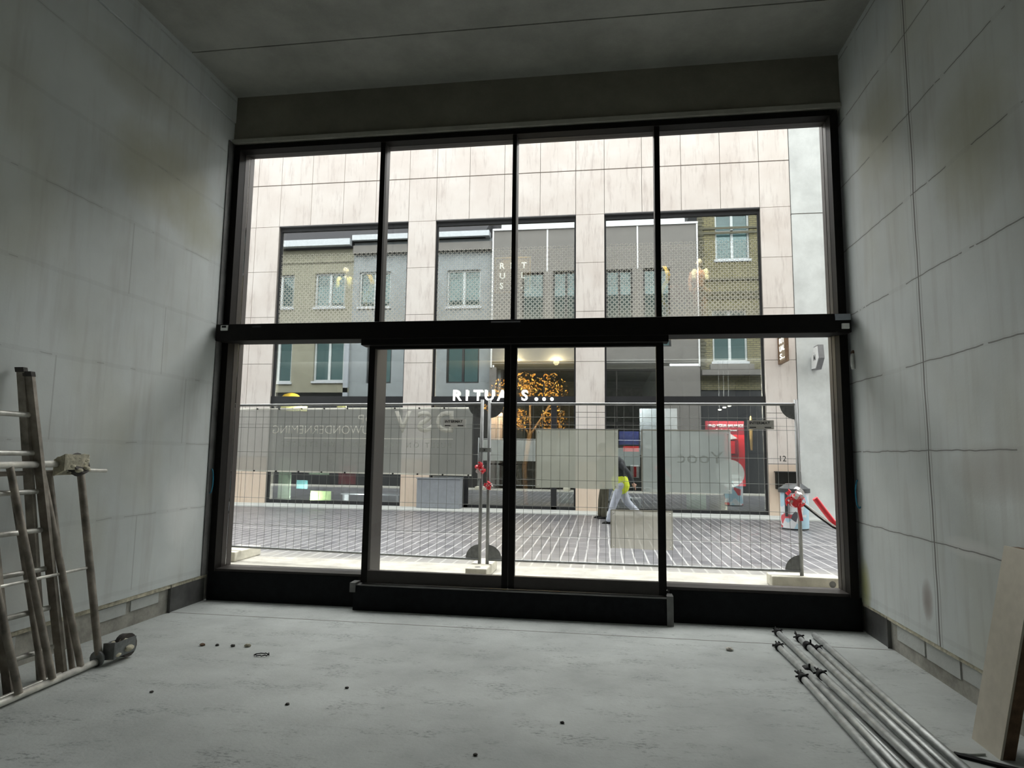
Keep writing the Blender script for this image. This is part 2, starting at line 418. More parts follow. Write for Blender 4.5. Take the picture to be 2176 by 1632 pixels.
def text(name, s, h, mat, parent, origin, xdir=(1, 0, 0), up_=(0, 0, 1), depth=.01, bold=0., mirror=False, width=None, anchor='L'):
    cu = bpy.data.curves.new('t', 'FONT'); cu.body = s; cu.size = 1; cu.extrude = .0; cu.offset = bold
    cu.resolution_u = 3
    t = bpy.data.objects.new('t', cu); sc.collection.objects.link(t)
    dg = bpy.context.evaluated_depsgraph_get(); me = bpy.data.meshes.new_from_object(t.evaluated_get(dg))
    bpy.data.objects.remove(t)
    xs = [v.co.x for v in me.vertices]; ys = [v.co.y for v in me.vertices]
    x0, x1, y0, y1 = min(xs), max(xs), min(ys), max(ys)
    sy = h/(y1-y0); sx = sy if width is None else width/(x1-x0)
    X = Vector(xdir).normalized(); U = Vector(up_).normalized(); N = X.cross(U)
    O = Vector(origin)
    import bmesh
    bm = bmesh.new(); bm.from_mesh(me)
    ext = bmesh.ops.extrude_face_region(bm, geom=bm.faces[:])
    top = [g for g in ext['geom'] if isinstance(g, bmesh.types.BMVert)]; tops = set(top)
    for v in bm.verts:
        a = (v.co.x-x0)*sx; b = (v.co.y-y0)*sy
        if anchor == 'C': a -= (x1-x0)*sx/2
        if mirror: a = -a
        v.co = O+X*a+U*b+N*(depth if v in tops else 0)
    bmesh.ops.recalc_face_normals(bm, faces=bm.faces); bm.to_mesh(me); bm.free(); me.name = name
    return link(name, me, mat, parent)

# ================================================================== the room
XL, XR, YF, ZC = -4.17, 2.36, 6.40, 5.62
BK = -6.0
struct('floor', MB().box(XL-.2, XR+.2, BK, 6.75, -.2, 0), 'floor_concrete')
struct('ceiling', MB().box(XL-.2, XR+.2, BK, 5.555, ZC, ZC+.25).box(XL-.2, XR+.2, 5.57, 6.75, ZC, ZC+.25).box(XL-.2, XR+.2, 5.5, 5.62, ZC+.012, ZC+.2), 'ceiling_concrete')
struct('wall_left', MB().box(XL-.3, XL, BK, 6.5, .27, 5.30).box(XL-.3, XL+.012, BK, 6.4, 5.31, ZC+.05), 'blockwork_left')
struct('wall_right', MB().box(XR, XR+.3, BK, 6.5, .262, ZC+.05), 'blockwork_right')
struct('wall_back', MB().box(XL-.3, XR+.3, BK-.2, BK, -.1, ZC+.1), 'base_render')
def ragged(x0, x1, y0, y1, z0, z1, seed):
    b = MB(); n = 40; vs = []
    for i in range(n+1):
        y = y0+(y1-y0)*i/n; dz = .016*noise.noise(Vector((y*5, seed, 0))); dx = .012*noise.noise(Vector((y*7, seed, 3)))
        sgn = 1 if x1 > x0 else -1
        vs += [(x0, y, z0), (x1+dx*sgn, y, z0), (x1+dx*.4, y, z1+dz), (x0, y, z1+dz)]
    fs = []
    for i in range(n):
        for k in range(4): fs.append((4*i+k, 4*i+(k+1) % 4, 4*i+4+(k+1) % 4, 4*i+4+k))
    fs += [(0, 1, 2, 3), (4*n+3, 4*n+2, 4*n+1, 4*n)]
    return b.add(vs, fs)
struct('baseboard_left', MB().box(XL-.3, XL-.03, BK, 6.5, 0, .29), 'base_render')
struct('baseboard_right', MB().box(XR+.03, XR+.3, BK, 6.5, 0, .29), 'base_render')
struct('trim_1', ragged(XL-.04, XL-.008, BK, 6.42, .235, .275, 1.3), 'mortar')
struct('trim_2', ragged(XR+.04, XR+.004, BK, 6.42, .235, .270, 5.7), 'mortar')
# pale blocks let into the base strips
mb = MB()
for y in (5.78, 5.30, 4.82, 4.34, 3.86): mb.box(XR+.02, XR+.06, y-.45, y, .10+.03*random.random(), .236)
struct('trim_3', mb, 'pale_block')
mb = MB()
for y in (5.70, 5.28, 4.2, 3.7): mb.box(XL-.06, XL-.02, y-.36, y, .12+.03*random.random(), .225)
struct('trim_4', mb, 'pale_block')
# steel upstands beside the window, and the floor joint
mb = MB().box(XL-.03, XL-.015, 5.85, 6.40, 0, .262).box(XL-.03, XL+.0, 5.846, 5.853, 0, .262); struct('trim_5', mb, 'steel_plate')
mb = MB().box(XR+.012, XR+.028, 5.92, 6.40, 0, .255).box(XR, XR+.03, 5.916, 5.923, 0, .255); struct('trim_6', mb, 'steel_plate')
struct('trim_7', MB().box(XL-.02, XR+.03, 5.868, 5.876, -.01, .0015), 'mortar_joint')
# concrete beam above the window
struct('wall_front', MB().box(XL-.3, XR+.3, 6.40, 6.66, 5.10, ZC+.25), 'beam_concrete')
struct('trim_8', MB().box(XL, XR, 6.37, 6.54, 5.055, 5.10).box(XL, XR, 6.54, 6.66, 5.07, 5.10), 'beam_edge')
struct('trim_9', MB().box(XL, XL+.012, 6.3, 6.41, .27, 5.06), 'steel_plate')

# ================================================================== the window wall
win = bpy.data.objects.new('window_1', None); sc.collection.objects.link(win); win.location = (-.9, 6.5, 0); win['kind'] = 'structure'
win['label'] = 'tall dark aluminium shop window of four lights with sliding doors below'
FO = 6.70
def P_(name, mb, mat, parent=win, lab=None, bevel=0):
    o = obj(name, mb, mat, parent, bevel=bevel)
    if lab: o['label'] = lab
    return o
# outer frame: black inner face, bronze reveals
P_('frame', MB().box(XL+.002, -4.085, 6.40, 6.52, 0.30, 5.035).box(2.255, XR-.03, 6.40, 6.52, .30, 5.035).box(-4.085, 2.255, 6.40, 6.52, 4.985, 5.04), 'black_frame')
P_('reveal', MB().box(XL+.002, -4.083, 6.52, 6.60, .32, 5.03).box(XL+.002, -4.082, 6.615, FO, .32, 5.03)
   .box(2.253, XR-.03, 6.52, 6.60, .32, 5.03).box(2.252, XR-.03, 6.615, FO, .32, 5.03)
   .box(-4.083, 2.253, 6.52, 6.56, 4.983, 5.03).box(-4.083, 2.253, 6.56, 6.66, 5.0, 5.06), 'bronze_frame', lab='bronze brown reveal of the window frame')
P_('sill', MB().box(-4.085, -2.45, 6.43, FO, .30, .325).box(.60, 2.255, 6.43, FO, .30, .330), 'bronze_frame')
for i, (a, b, c, d, e) in enumerate([(-2.42, -2.366, 6.42, 6.585, 2.9), (-.945, -.903, 6.42, 6.62, 2.9), (.538, .592, 6.42, 6.60, 2.9)]):
    mu = P_('mullion', MB().box(a, b, c, c+.06, e, 4.99), 'black_frame')
    q = obj('mullion_fin', MB().box(a, b-.001, c+.06, d, e, 4.99), 'bronze_frame', mu)
xs = [-4.085, -2.42, -.945, .538, 2.255]; xe = [-2.42, -.945, .538, 2.255]
for a, b in [(-4.085, -2.40), (-2.38, -.93), (-.91, .555), (.575, 2.255)]:
    P_('pane', MB().box(a, b, 6.604, 6.612, 2.93, 5.0), 'shopfront_glass')
for a, b in [(-4.085, -2.44), (.59, 2.255)]:
    P_('pane', MB().box(a, b, 6.604, 6.612, .33, 2.90), 'shopfront_glass')
P_('side_post', MB().box(-2.45, -2.40, 6.44, 6.50, .27, 2.76).box(.553, .606, 6.44, 6.50, .27, 2.76), 'black_frame')
P_('side_post', MB().box(-2.45, -2.40, 6.50, 6.80, .27, 2.76).box(.553, .606, 6.50, 6.66, .27, 2.76), 'bronze_frame')
P_('transom', MB().box(-4.085, 2.255, 6.42, 6.66, 2.78, 2.915), 'black_frame')
# plinths
P_('plinth', MB().box(XL+.002, -2.49, 6.42, 6.68, 0, .30).box(.63, XR-.005, 6.42, 6.68, 0, .30), 'black_plinth')
P_('step', MB().box(-2.49, .63, 6.29, 6.68, 0, .245), 'black_plinth', bevel=.004)
P_('step_edge', MB().box(-2.47, .60, 6.285, 6.40, .243, .252), 'steel_plate')
P_('end_bracket', MB().box(-2.52, -2.46, 6.27, 6.40, .18, .272).box(.59, .65, 6.27, 6.40, .0, .272), 'steel_plate')
# sliding door operator bar (a machine box fixed across)
bar = thing('door_operator', 'long black automatic sliding door operator box spanning wall to wall across the window', 'door operator', (-.9, 6.32, 2.74))
obj('housing', MB().box(-4.145, 2.315, 6.25, 6.418, 2.752, 2.933), 'black_frame', bar, bevel=.006)
obj('track_cover', MB().box(-2.50, .64, 6.27, 6.418, 2.69, 2.752), 'black_frame', bar)
lb = obj('control_unit', MB().box(-4.08, -4.0, 6.236, 6.25, 2.862, 2.918), 'white_plastic', bar)
lb['label'] = 'small white control unit'
obj('display', MB().box(-4.065, -4.018, 6.232, 6.237, 2.892, 2.912), 'black_frame', lb)
rb = obj('control_unit', MB().box(2.17, 2.305, 6.232, 6.25, 2.868, 2.925).box(2.20, 2.24, 6.228, 6.233, 2.88, 2.90), 'grey_plastic', bar)
obj('switch', MB().box(2.225, 2.29, 6.232, 6.25, 2.785, 2.835), 'white_plastic', bar)
obj('sensor', MB().box(-1.12, -.82, 6.243, 6.25, 2.900, 2.915), 'mid_metal', bar)
obj('sensor', MB().box(-3.72, -3.62, 6.243, 6.25, 2.892, 2.908), 'dark_metal', bar)
# two sliding leaves
for nm, a, b, lab in (('door_1', -2.436, -.931, 'left sliding glass door leaf'), ('door_2', -.925, .597, 'right sliding glass door leaf')):
    dr = bpy.data.objects.new(nm, None); sc.collection.objects.link(dr); dr.location = ((a+b)/2, 6.36, .25); dr['kind'] = 'structure'; dr['label'] = lab
    sl, sr = (.066, .06) if nm == 'door_1' else (.06, .072)
    obj('stile', MB().box(a, a+sl, 6.345, 6.405, .262, 2.74), 'black_frame', dr)
    obj('stile', MB().box(b-sr, b, 6.345, 6.405, .262, 2.74), 'black_frame', dr)
    obj('top_rail', MB().box(a+sl, b-sr, 6.345, 6.405, 2.66, 2.74), 'black_frame', dr)
    obj('bottom_rail', MB().box(a+sl, b-sr, 6.345, 6.405, .262, .383), 'bronze_frame', dr)
    obj('pane', MB().box(a+sl, b-sr, 6.371, 6.379, .383, 2.66), 'shopfront_glass', dr)
# small fixtures
t = thing('cable_conduit', 'short pale flexible conduit end sticking out of the right wall beside the window', 'conduit', (2.355, 6.36, 2.47))
obj('sleeve', MB().path([(2.362, 6.36, 2.57), (2.345, 6.345, 2.53), (2.34, 6.34, 2.46), (2.352, 6.35, 2.42)], .020, 10), 'white_plastic', t)
obj('grommet', MB().ball((2.362, 6.36, 2.575), .026), 'brown_wood', t)
for x, y, s_, lab in ((-4.155, 6.36, 1, 'loop of blue cable hanging at the left end of the window'), (2.345, 6.36, -1, 'loop of blue cable hanging at the right end of the window')):
    pts = [(x+s_*.03*math.sin(a)*.9, y-.01, 1.25+.13*math.cos(a)) for a in [PI*.05+i*PI*1.1/9 for i in range(10)]]
    tag(obj('blue_cable', MB().path(pts, .006, 6), 'blue_cable', origin=(x, y, 1.12)), lab, 'cable')

# ================================================================== inside: ladder and scaffold frames at the left
lad = thing('extension_ladder', 'dirty two-section aluminium ladder leaning on the left wall behind the scaffold frames', 'ladder', (-3.80, 3.86, 0))
def stile(a, b): return MB().obox(a, b, (0, 1, 0), (1, 0, .18), .028, .062)
for k, (ft, tp, ya, yb) in enumerate([(-3.80, -4.09, 3.55, 3.945), (-3.735, -4.03, 3.55, 3.95)]):
    zt = 2.12-.03*k
    s1 = obj('section', stile((ft, yb+(.1, .19)[k], 0), (tp, yb, zt)), 'rusty_tube', lad)
    s2 = obj('stile', stile((ft, ya+(.1, .19)[k], 0), (tp, ya, zt)), 'rusty_tube', lad)
    if k == 0:
        for i in range(7):
            z = .20+.268*i; f = z/zt; x = ft+(tp-ft)*f; dy = .1*(1-f)
            obj('rung', MB().tube((x, ya-.02+dy, z), (x+.03, yb+.02+dy*1.5, z), .019, 10), 'bare_tube', lad)
    obj('end_cap', MB().obox((tp, yb, zt-.01), (tp-.01, yb, zt+.025), (0, 1, 0), (1, 0, 0), .036, .07), 'rubber', lad)

def castor(nm, c, axis, parent, dirty, fm='dark_galvanised'):
    c = Vector(c); K = 1.3; ax = Vector(axis).normalized()
    cs = obj(nm, MB().hollow(c-ax*.03, c+ax*.03, .085, .02, 18), 'rubber', parent)
    u = Vector((0, 1, 0)); 
    obj('fork', MB().obox(c-ax*.044-u*.16, c-ax*.044+u*.05, (0, 0, 1), ax, .11, .008).obox(c+ax*.044-u*.16, c+ax*.044+u*.05, (0, 0, 1), ax, .11, .008).obox(c-u*.16-ax*.047, c-u*.16+ax*.047, (0, 0, 1), u, .12, .016), fm, cs)
    obj('axle', MB().tube(c-ax*.045, c+ax*.045, .010, 8), 'bare_tube', cs)
    b = MB()
    for i in range(dirty):
        q = c+Vector((random.uniform(-.05, .05), random.uniform(-.15, .07), random.uniform(-.06, .06)))
        b.ball(q, random.uniform(.012, .035), 7, 5, (1, 1.4, .7))
    if dirty: obj('mortar_splash', b, 'mortar', cs)
    return cs
fr = thing('rolling_scaffold', 'galvanised scaffold end frame with two mortar-caked castors, tipped on its side against the ladder', 'scaffold frame', (-3.64, 4.0, 0))
obj('bottom_tube', MB().hollow((-3.60, 2.6, .032), (-3.655, 4.36, .032), .024, .019), 'bare_tube', fr)
obj('top_tube', MB().hollow((-3.95, 2.6, 1.452), (-3.95, 4.17, 1.462), .024, .019), 'bare_tube', fr)
def post(b, t_, par, mat='rusty_tube', r=.0225): obj('post', MB().tube(b, t_, r, 12), mat, par)
post((-3.65, 4.20, .05), (-3.95, 4.03, 1.45), fr); post((-3.63, 3.945, .05), (-3.95, 3.79, 1.45), fr); post((-3.61, 3.68, .05), (-3.95, 3.52, 1.45), fr)
post((-3.655, 4.365, .08), (-3.95, 4.385, 1.40), fr, 'rusty_tube', .026)
obj('brace', MB().tube((-3.78, 2.6, .70), (-3.80, 4.375, .695), .011, 10), 'bare_tube', fr)
obj('stub_tube', MB().tube((-3.95, 4.20, 1.42), (-3.97, 4.66, 1.40), .014, 10), 'bare_tube', fr)
obj('end_plate', MB().tube((-3.655, 4.345, .055), (-3.655, 4.362, .055), .055, 14), 'dark_galvanised', fr)
castor('castor', (-3.60, 4.56, .095), (1, 0, .1), fr, 12)
castor('castor', (-3.93, 4.33, 1.455), (1, .1, .5), fr, 34, 'mortar')
fr2 = thing('rusty_scaffold', 'thinner rusty scaffold frame standing between the castored frame and the ladder', 'scaffold frame', (-3.71, 3.9, 0))
obj('bottom_tube', MB().tube((-3.68, 2.6, .025), (-3.715, 4.10, .025), .015, 10), 'bare_tube', fr2)
obj('top_tube', MB().tube((-4.01, 2.6, 1.395), (-4.01, 4.25, 1.40), .017, 10), 'rusty_tube', fr2)
for yb, yt in ((4.20, 4.17), (3.96, 3.86), (3.5, 3.4)): obj('post', MB().tube((-3.715, yb, .03), (-4.01, yt, 1.40), .019, 10), 'rusty_tube', fr2)

# ================================================================== scaffold poles on the floor at the right
poles = [((1.40, 4.97), (1.41, 2.6), .0242, 'first scaffold pole from the left of the bundle on the floor, its far end nearest'),
         ((1.47, 5.36), (1.475, 2.6), .0242, 'second scaffold pole from the left in the floor bundle'),
         ((1.43, 5.72), (1.54, 2.6), .0242, 'third scaffold pole from the left, with a black coupler at its far end'),
         ((1.54, 6.17), (1.61, 2.6), .0242, 'scaffold pole reaching closest to the window, fourth from the left of the bundle'),
         ((1.68, 6.02), (1.665, 2.6), .0242, 'fifth scaffold pole from the left with a wire-tied dark end'),
         ((1.745, 5.75), (1.725, 2.6), .019, 'sixth thinner scaffold pole from the left of the bundle'),
         ((1.84, 6.12), (1.79, 2.6), .0242, 'rightmost scaffold pole of the bundle, nearest the right wall'),
         ((1.50, 4.9), (1.565, 2.6), .0242, 'scaffold pole resting on top of the left half of the bundle')]
for i, (a, b, r, lab) in enumerate(poles):
    z = r+.001+(.052 if i == 7 else 0)
    t = thing('scaffold_pole', lab, 'pole', ((a[0]+b[0])/2, (a[1]+b[1])/2, 0), 'scaffold poles on the floor')
    A = Vector((a[0], a[1], z)); B = Vector((b[0], b[1], z)); d = (A-B).normalized(); s = d.cross(Vector((0, 0, 1)))
    obj('tube', MB().hollow(A, B, r, r-.004, 18), 'galvanised', t)
    if i in (0, 2, 3, 4, 5, 7):
        cp = MB().hollow(A-d*.06, A-d*.005, r+.007, r, 14)
        for k in range(5):
            q = A+d*random.uniform(.0, .10)+s*random.uniform(-.03, .03)+Vector((0, 0, random.uniform(-.015, .03)))
            cp.tube(A+d*.0, q, .006, 6)
        cp.tube(A-s*.045, A+s*.045+Vector((0, 0, .02)), .007, 6)
        obj('coupler', cp, 'black_iron', t)
    if i in (1, 4): obj('coupler', MB().hollow(A-d*.30, A-d*.22, r+.009, r, 14).tube(A-d*.26+s*.02, A-d*.26+s*.02+Vector((0, 0, .055)), .007, 6), 'black_iron', t)

# board against the right wall, bar and tile beside it
t = thing('cream_board', 'cream faced board with a brown wooden edge leaning on the right wall near the camera', 'board', (2.12, 4.0, 0))
def leanbox(x0, x1, dx, y0, y1, z1):
    vs = [(x0, y0, 0), (x1, y0, 0), (x1, y1, 0), (x0, y1, 0), (x0+dx, y0-.07, z1), (x1+dx, y0-.07, z1), (x1+dx, y1-.07, z1), (x0+dx, y1-.07, z1)]
    return MB().add(vs, [(0, 3, 2, 1), (4, 5, 6, 7), (0, 1, 5, 4), (1, 2, 6, 5), (2, 3, 7, 6), (3, 0, 4, 7)])
obj('face_sheet', leanbox(2.075, 2.087, .20, 3.885, 4.15, 1.09), 'cream_board', t)
obj('core', leanbox(2.087, 2.150, .20, 3.89, 4.15, 1.085), 'brown_wood', t)
tag(obj('steel_flat_bar', MB().obox((1.86, 3.905, .008), (2.16, 3.72, .008), (.5, .85, 0), (0, 0, 1), .035, .014), 'black_iron', origin=(2.0, 3.81, 0)), 'short black flat steel bar lying on the floor at the foot of the cream board', 'steel bar')
tag(obj('broken_tile', MB().prism([(1.83, 3.97), (1.97, 4.00), (2.03, 3.93), (1.95, 3.91), (1.87, 3.915)], 'z', .0, .012), 'pale_block', origin=(1.93, 3.95, 0)), 'flat pale grey tile fragment on the floor beside the black steel bar', 'tile')
def rubble(x, y, r, lab, mat='stone_dust', gr='crumbs of mortar on the floor'):
    b = MB().ball((x, y, r*.45), r, 7, 5, (1.2, 1, .6))
    b.v = [(vx+random.uniform(-.2, .2)*r, vy+random.uniform(-.2, .2)*r, max(0, vz+random.uniform(-.15, .15)*r)) for vx, vy, vz in b.v]; b.s = [False]*len(b.s)
    return tag(obj('mortar_crumb', b, mat, origin=(x, y, 0)), lab, 'debris', gr)
rubble(-3.22, 4.95, .018, 'first dark crumb from the left in the row on the floor', 'brown_wood')
rubble(-3.10, 4.97, .014, 'second dark crumb from the left in the row on the floor', 'rubber')
rubble(-2.966, 4.97, .017, 'third dark crumb from the left in the row on the floor', 'rubber')
rubble(-2.848, 4.99, .022, 'yellowish crumb at the right end of the row on the floor', 'mortar')
rubble(1.023, 5.61, .026, 'pale stone chip on the floor left of the scaffold poles')
rubble(-1.703, 4.26, .012, 'single black crumb in the middle left of the floor', 'rubber')
rubble(-2.919, 3.97, .011, 'tiny dark crumb on the floor right of the castor', 'rubber')
rubble(-1.958, 3.93, .012, 'tiny dark crumb on the near left part of the floor', 'rubber')
rubble(-.241, 3.95, .012, 'tiny dark crumb on the near centre of the floor', 'rubber')
rubble(-.668, 3.47, .012, 'dark crumb closest to the camera on the floor', 'rubber')
b = MB()
for i in range(9):
    a = 2*PI*i/9; b.tube((-2.62+.06*math.cos(a), 4.80+.035*math.sin(a), .006), (-2.62+.06*math.cos(a+.7), 4.80+.035*math.sin(a+.7), .006+random.uniform(0, .012)), .004, 5)
tag(obj('wire_scrap', b, 'black_iron', origin=(-2.62, 4.8, 0)), 'small bent scrap of dark wire on the floor right of the row of crumbs', 'wire')

# ================================================================== street
SZ = .19
g = obj('street', MB().box(-40, 40, 8.05, 16.6, SZ-.3, SZ), 'street_paving'); g['kind'] = 'structure'
g = obj('sandy_verge', MB().box(-40, 40, 6.68, 8.05, SZ-.3, SZ+.003), 'sand_ground'); g['kind'] = 'structure'
g = obj('kerb', MB().box(-40, 40, 15.2, 16.3, SZ, SZ+.012).box(-40, 40, 15.05, 15.13, SZ, SZ+.008), 'pale_block'); g['kind'] = 'structure'

# ---------------- our side of the street, seen mirrored in the shop windows
def house(name, label, x0, x1, z1, mat, wins, gf_mat, y=6.72, depth=4., gz=4.0, gf=True, cz=None):
    t = thing(name, label, 'building', ((x0+x1)/2, y-depth/2, 0))
    mbw = MB(); xs_ = sorted(set([x0, x1]+[q for w_ in wins for q in w_[:2]])); zs_ = sorted(set([gz, z1]+[q for w_ in wins for q in w_[2:4]]))
    for i in range(len(xs_)-1):
        for j in range(len(zs_)-1):
            cx, cz = (xs_[i]+xs_[i+1])/2, (zs_[j]+zs_[j+1])/2
            if not any(w_[0] < cx < w_[1] and w_[2] < cz < w_[3] for w_ in wins): mbw.box(xs_[i], xs_[i+1], y-.25, y, zs_[j], zs_[j+1])
    obj('wall', mbw, mat, t)
    obj('core', MB().box(x0, x1, y-depth, y-.5, cz or gz, z1), 'shop_dark', t)
    for w_ in wins:
        a, b, c, d = w_[:4]; fm = w_[4] if len(w_) > 4 else 'frame_white'; k = .07
        f = MB().box(a, a+k, y-.2, y-.1, c, d).box(b-k, b, y-.2, y-.1, c, d).box(a+k, b-k, y-.2, y-.1, c, c+k).box(a+k, b-k, y-.2, y-.1, d-k, d)
        if b-a > 1.0: f.box((a+b)/2-.05, (a+b)/2+.05, y-.2, y-.1, c+k, d-k)
        if len(w_) > 5: f.box(a+k, b-k, y-.2, y-.1, w_[5]-.05, w_[5]+.05)
        fo = obj('window', f, fm, t)
        obj('pane', MB().box(a+.02, b-.02, y-.17, y-.16, c+.02, d-.02), 'house_glass', fo)
        if fm == 'frame_white': obj('window_sill', MB().box(a-.06, b+.06, y-.1, y+.06, c-.09, c), 'gutter_white', t)
    if gf: obj('shop_front', MB().box(x0, x1, y-.4, y-.05, 0, gz), gf_mat, t)
    return t
h1 = house('cream_house', 'cream rendered house with a dark tiled roof, mirrored in the left shop window', -15.6, -10.75, 10.45, 'cream_render',
           [(-14.7, -13.48, 7.87, 9.35), (-12.5, -11.11, 7.86, 9.38), (-14.7, -13.42, 4.56, 6.36), (-12.4, -11.03, 4.6, 6.35)], 'dark_metal', gz=4.1)
obj('gutter', MB().box(-15.6, -10.80, 6.6, 7.15, 10.5, 10.78), 'gutter_white', h1)
obj('roof', MB().prism([(6.9, 10.7), (2.6, 14.0), (2.6, 10.45), (6.9, 10.45)], 'x', -15.6, -10.78), 'roof_tile', h1)
obj('string_course', MB().box(-15.6, -10.75, 6.72, 6.78, 9.85, 9.95), 'cream_render', h1)
obj('string_course', MB().box(-15.6, -10.75, 6.72, 6.85, 4.1, 4.3), 'cream_render', h1)
obj('downpipe', MB().box(-10.97, -10.76, 6.72, 6.85, 3.8, 6.9), 'lilac_grey', h1)
h2 = house('grey_rendered_house', 'pale grey rendered house with a tiled roof, mirrored between cream house and grey panel front', -10.75, -4.56, 10.7, 'white_render',
           [(-10.46, -9.04, 7.82, 9.38), (-6.55, -5.09, 7.76, 9.35), (-10.0, -8.9, 4.5, 6.3, 'dark_metal'), (-6.5, -5.1, 4.5, 6.3, 'dark_metal')], 'dark_metal', gz=3.9)
obj('gutter', MB().box(-10.72, -4.7, 6.65, 7.1, 10.70, 10.93), 'gutter_white', h2)
obj('cornice', MB().box(-10.72, -4.6, 6.72, 6.95, 10.15, 10.5), 'panel_grey', h2)
obj('roof', MB().prism([(6.9, 10.95), (3.6, 13.2), (3.6, 10.7), (6.9, 10.7)], 'x', -10.75, -4.9), 'roof_tile', h2)
own = house('panelled_building', 'grey panel fronted building above this shopfront, mirrored in the middle shop windows', -4.53, 3.79, 10.90, 'panel_grey',
            [(-3.3, -2.38, 5.9, 9.08, 'dark_metal'), (-2.02, -.9, 5.9, 9.1, 'dark_metal'), (.14, 1.21, 5.9, 9.1, 'dark_metal'), (1.63, 2.7, 5.9, 9.12, 'dark_metal')], 'dark_metal', y=7.0, depth=6., gz=5.30, gf=False, cz=5.95)
obj('flashing', MB().box(-4.55, 3.81, 6.7, 7.06, 10.90, 10.98).box(-4.56, -4.50, 6.98, 7.04, 5.1, 10.95).box(-2.28, -2.22, 6.98, 7.02, 9.1, 10.95).box(1.39, 1.45, 6.98, 7.02, 9.1, 10.95).box(3.74, 3.80, 6.98, 7.04, 5.1, 10.95), 'panel_edge', own)
obj('side_pier', MB().box(-4.60, -4.32, 6.5, 7.0, SZ-.2, 5.12).box(2.37, 3.79, 6.5, 7.0, SZ-.2, 5.12).box(-4.53, 3.79, 6.66, 7.0, 5.26, 5.34), 'panel_grey', own)
h3 = house('yellow_brick_house', 'yellow brick house with white windows and a stone cornice, mirrored in the right shop window', 3.86, 9.0, 13.2, 'yellow_brick',
           [(4.52, 5.85, 9.46, 11.4, 'frame_white', 10.65), (6.9, 8.2, 9.46, 11.4, 'frame_white', 10.65), (4.34, 5.66, 5.32, 7.4, 'frame_white', 6.9)], 'dark_metal', gz=4.2)
mb = MB()
for z in (10.72, 10.52, 8.6, 8.05, 7.85): mb.box(3.86, 9.0, 6.72, 6.77, z, z+.09)
obj('brick_band', mb, 'olive_cloth', h3)
obj('cornice', MB().box(3.86, 9.0, 6.72, 7.1, 4.75, 4.95).box(4.2, 5.85, 6.72, 6.95, 4.98, 5.2), 'panel_grey', h3)
mb = MB()
for i in range(60): mb.box(3.86, 4.02+.05*(i % 2), 6.72, 6.76, 5+.14*i, 5.12+.14*i)
obj('quoin', mb, 'olive_cloth', h3)
tag(obj('chimney_wall', MB().box(-4.9, -4.6, 4.5, 5.2, 10.5, 12.3), 'roof_tile', origin=(-4.75, 4.85, 10.5)), 'dark chimney stack between the grey rendered house and the panel front, seen mirrored', 'chimney')

# ---------------- the shop building across the street
FY = 16.10
shop = thing('stone_shop_building', 'cream stone clad shop building across the street with three tall window bays', 'building', (-2.2, 17., SZ))
X0, X1 = -16.3, 4.66
bays = [(-8.95, -5.21), (-4.44, -.68), (.06, 3.93)]
ROWS = [.19, 1.425, 2.65, 3.945, 5.245, 6.53, 7.82, 9.03, 10.32, 11.6, 12.9]
panels = []
G = .006
for j in range(6, 8):                                   # above the bays
    ed = [-16.3, -15.35, -14.4, -13.45, -12.5, -11.55, -10.6, -9.65, -8.95, -8.03, -7.09, -6.15, -5.21, -4.44, -3.53, -2.58, -1.62, -.68, .06, 1.02, 2.01, 2.98, 3.93, 4.66]
    panels += [(ed[i], ed[i+1], ROWS[j], ROWS[j+1]) for i in range(len(ed)-1)]
for j in range(6):
    for a, b in [(-5.21, -4.44), (-.68, .06), (3.93, 4.66), (-9.65, -8.95), (-10.6, -9.65), (-11.55, -10.6), (-12.5, -11.55), (-13.45, -12.5), (-14.4, -13.45), (-15.35, -14.4), (-16.3, -15.35)]:
        panels.append((a, b, ROWS[j], ROWS[j+1]))
mb = MB()
for a, b, c, d in panels:
    gz = .014 if abs(c-9.03) < .01 else G
    mb.box(a+G, b-G, FY, FY+.04, c+gz, d-(.014 if abs(d-9.03) < .01 else G))
obj('stone_cladding', mb, 'cream_stone', shop)
mb = MB()
for a, b in [(-16.3, -8.955), (-5.205, -4.445), (-.675, .055), (3.935, 4.66)]: mb.box(a, b, FY+.03, FY+.42, SZ, 7.83)
mb.box(X0, X1, FY+.03, FY+.42, 7.83, 10.32)
obj('backing_wall', mb, 'mortar_joint', shop)
obj('coping', MB().box(X0, X1, FY-.03, FY+.5, 10.32, 10.42), 'mid_metal', shop)
mb = MB()
for a, b in bays: mb.box(a, b, FY, FY+.16, 7.815, 7.835)
obj('lintel', mb, 'mid_metal', shop)
for bi, (a, b) in enumerate(bays):
    k = .042; y0, y1 = FY+.10, FY+.19
    f = MB().box(a, a+k, y0, y1, SZ, 7.81).box(b-k, b, y0, y1, SZ, 7.81).box(a+k, b-k, y0, y1, 7.70, 7.81).box(a+k, b-k, y0, y1, SZ, SZ+.10)
    if bi == 1: f.box(-3.56, -3.44, y0, y1, SZ, 2.87).box(-1.30, -1.16, y0, y1, SZ, 2.87).box(-2.42, -2.36, y0, y1, SZ+.1, 2.87)
    fo = obj('window_frame', f, 'dark_metal', shop)
    obj('pane', MB().box(a+.02, b-.02, FY+.145, FY+.155, SZ+.05, 7.75), 'street_glass', fo)
    obj('spandrel', MB().box(a, b, FY+.06, FY+.14, 2.87, 3.06), 'dark_metal', fo)
    ft = obj('printed_film', MB().box(a+k, b-k, FY+.138, FY+.140, 4.7, 7.05), 'printed_frit', fo)
    ft['label'] = 'lattice pattern printed on the glass, fading out upwards'
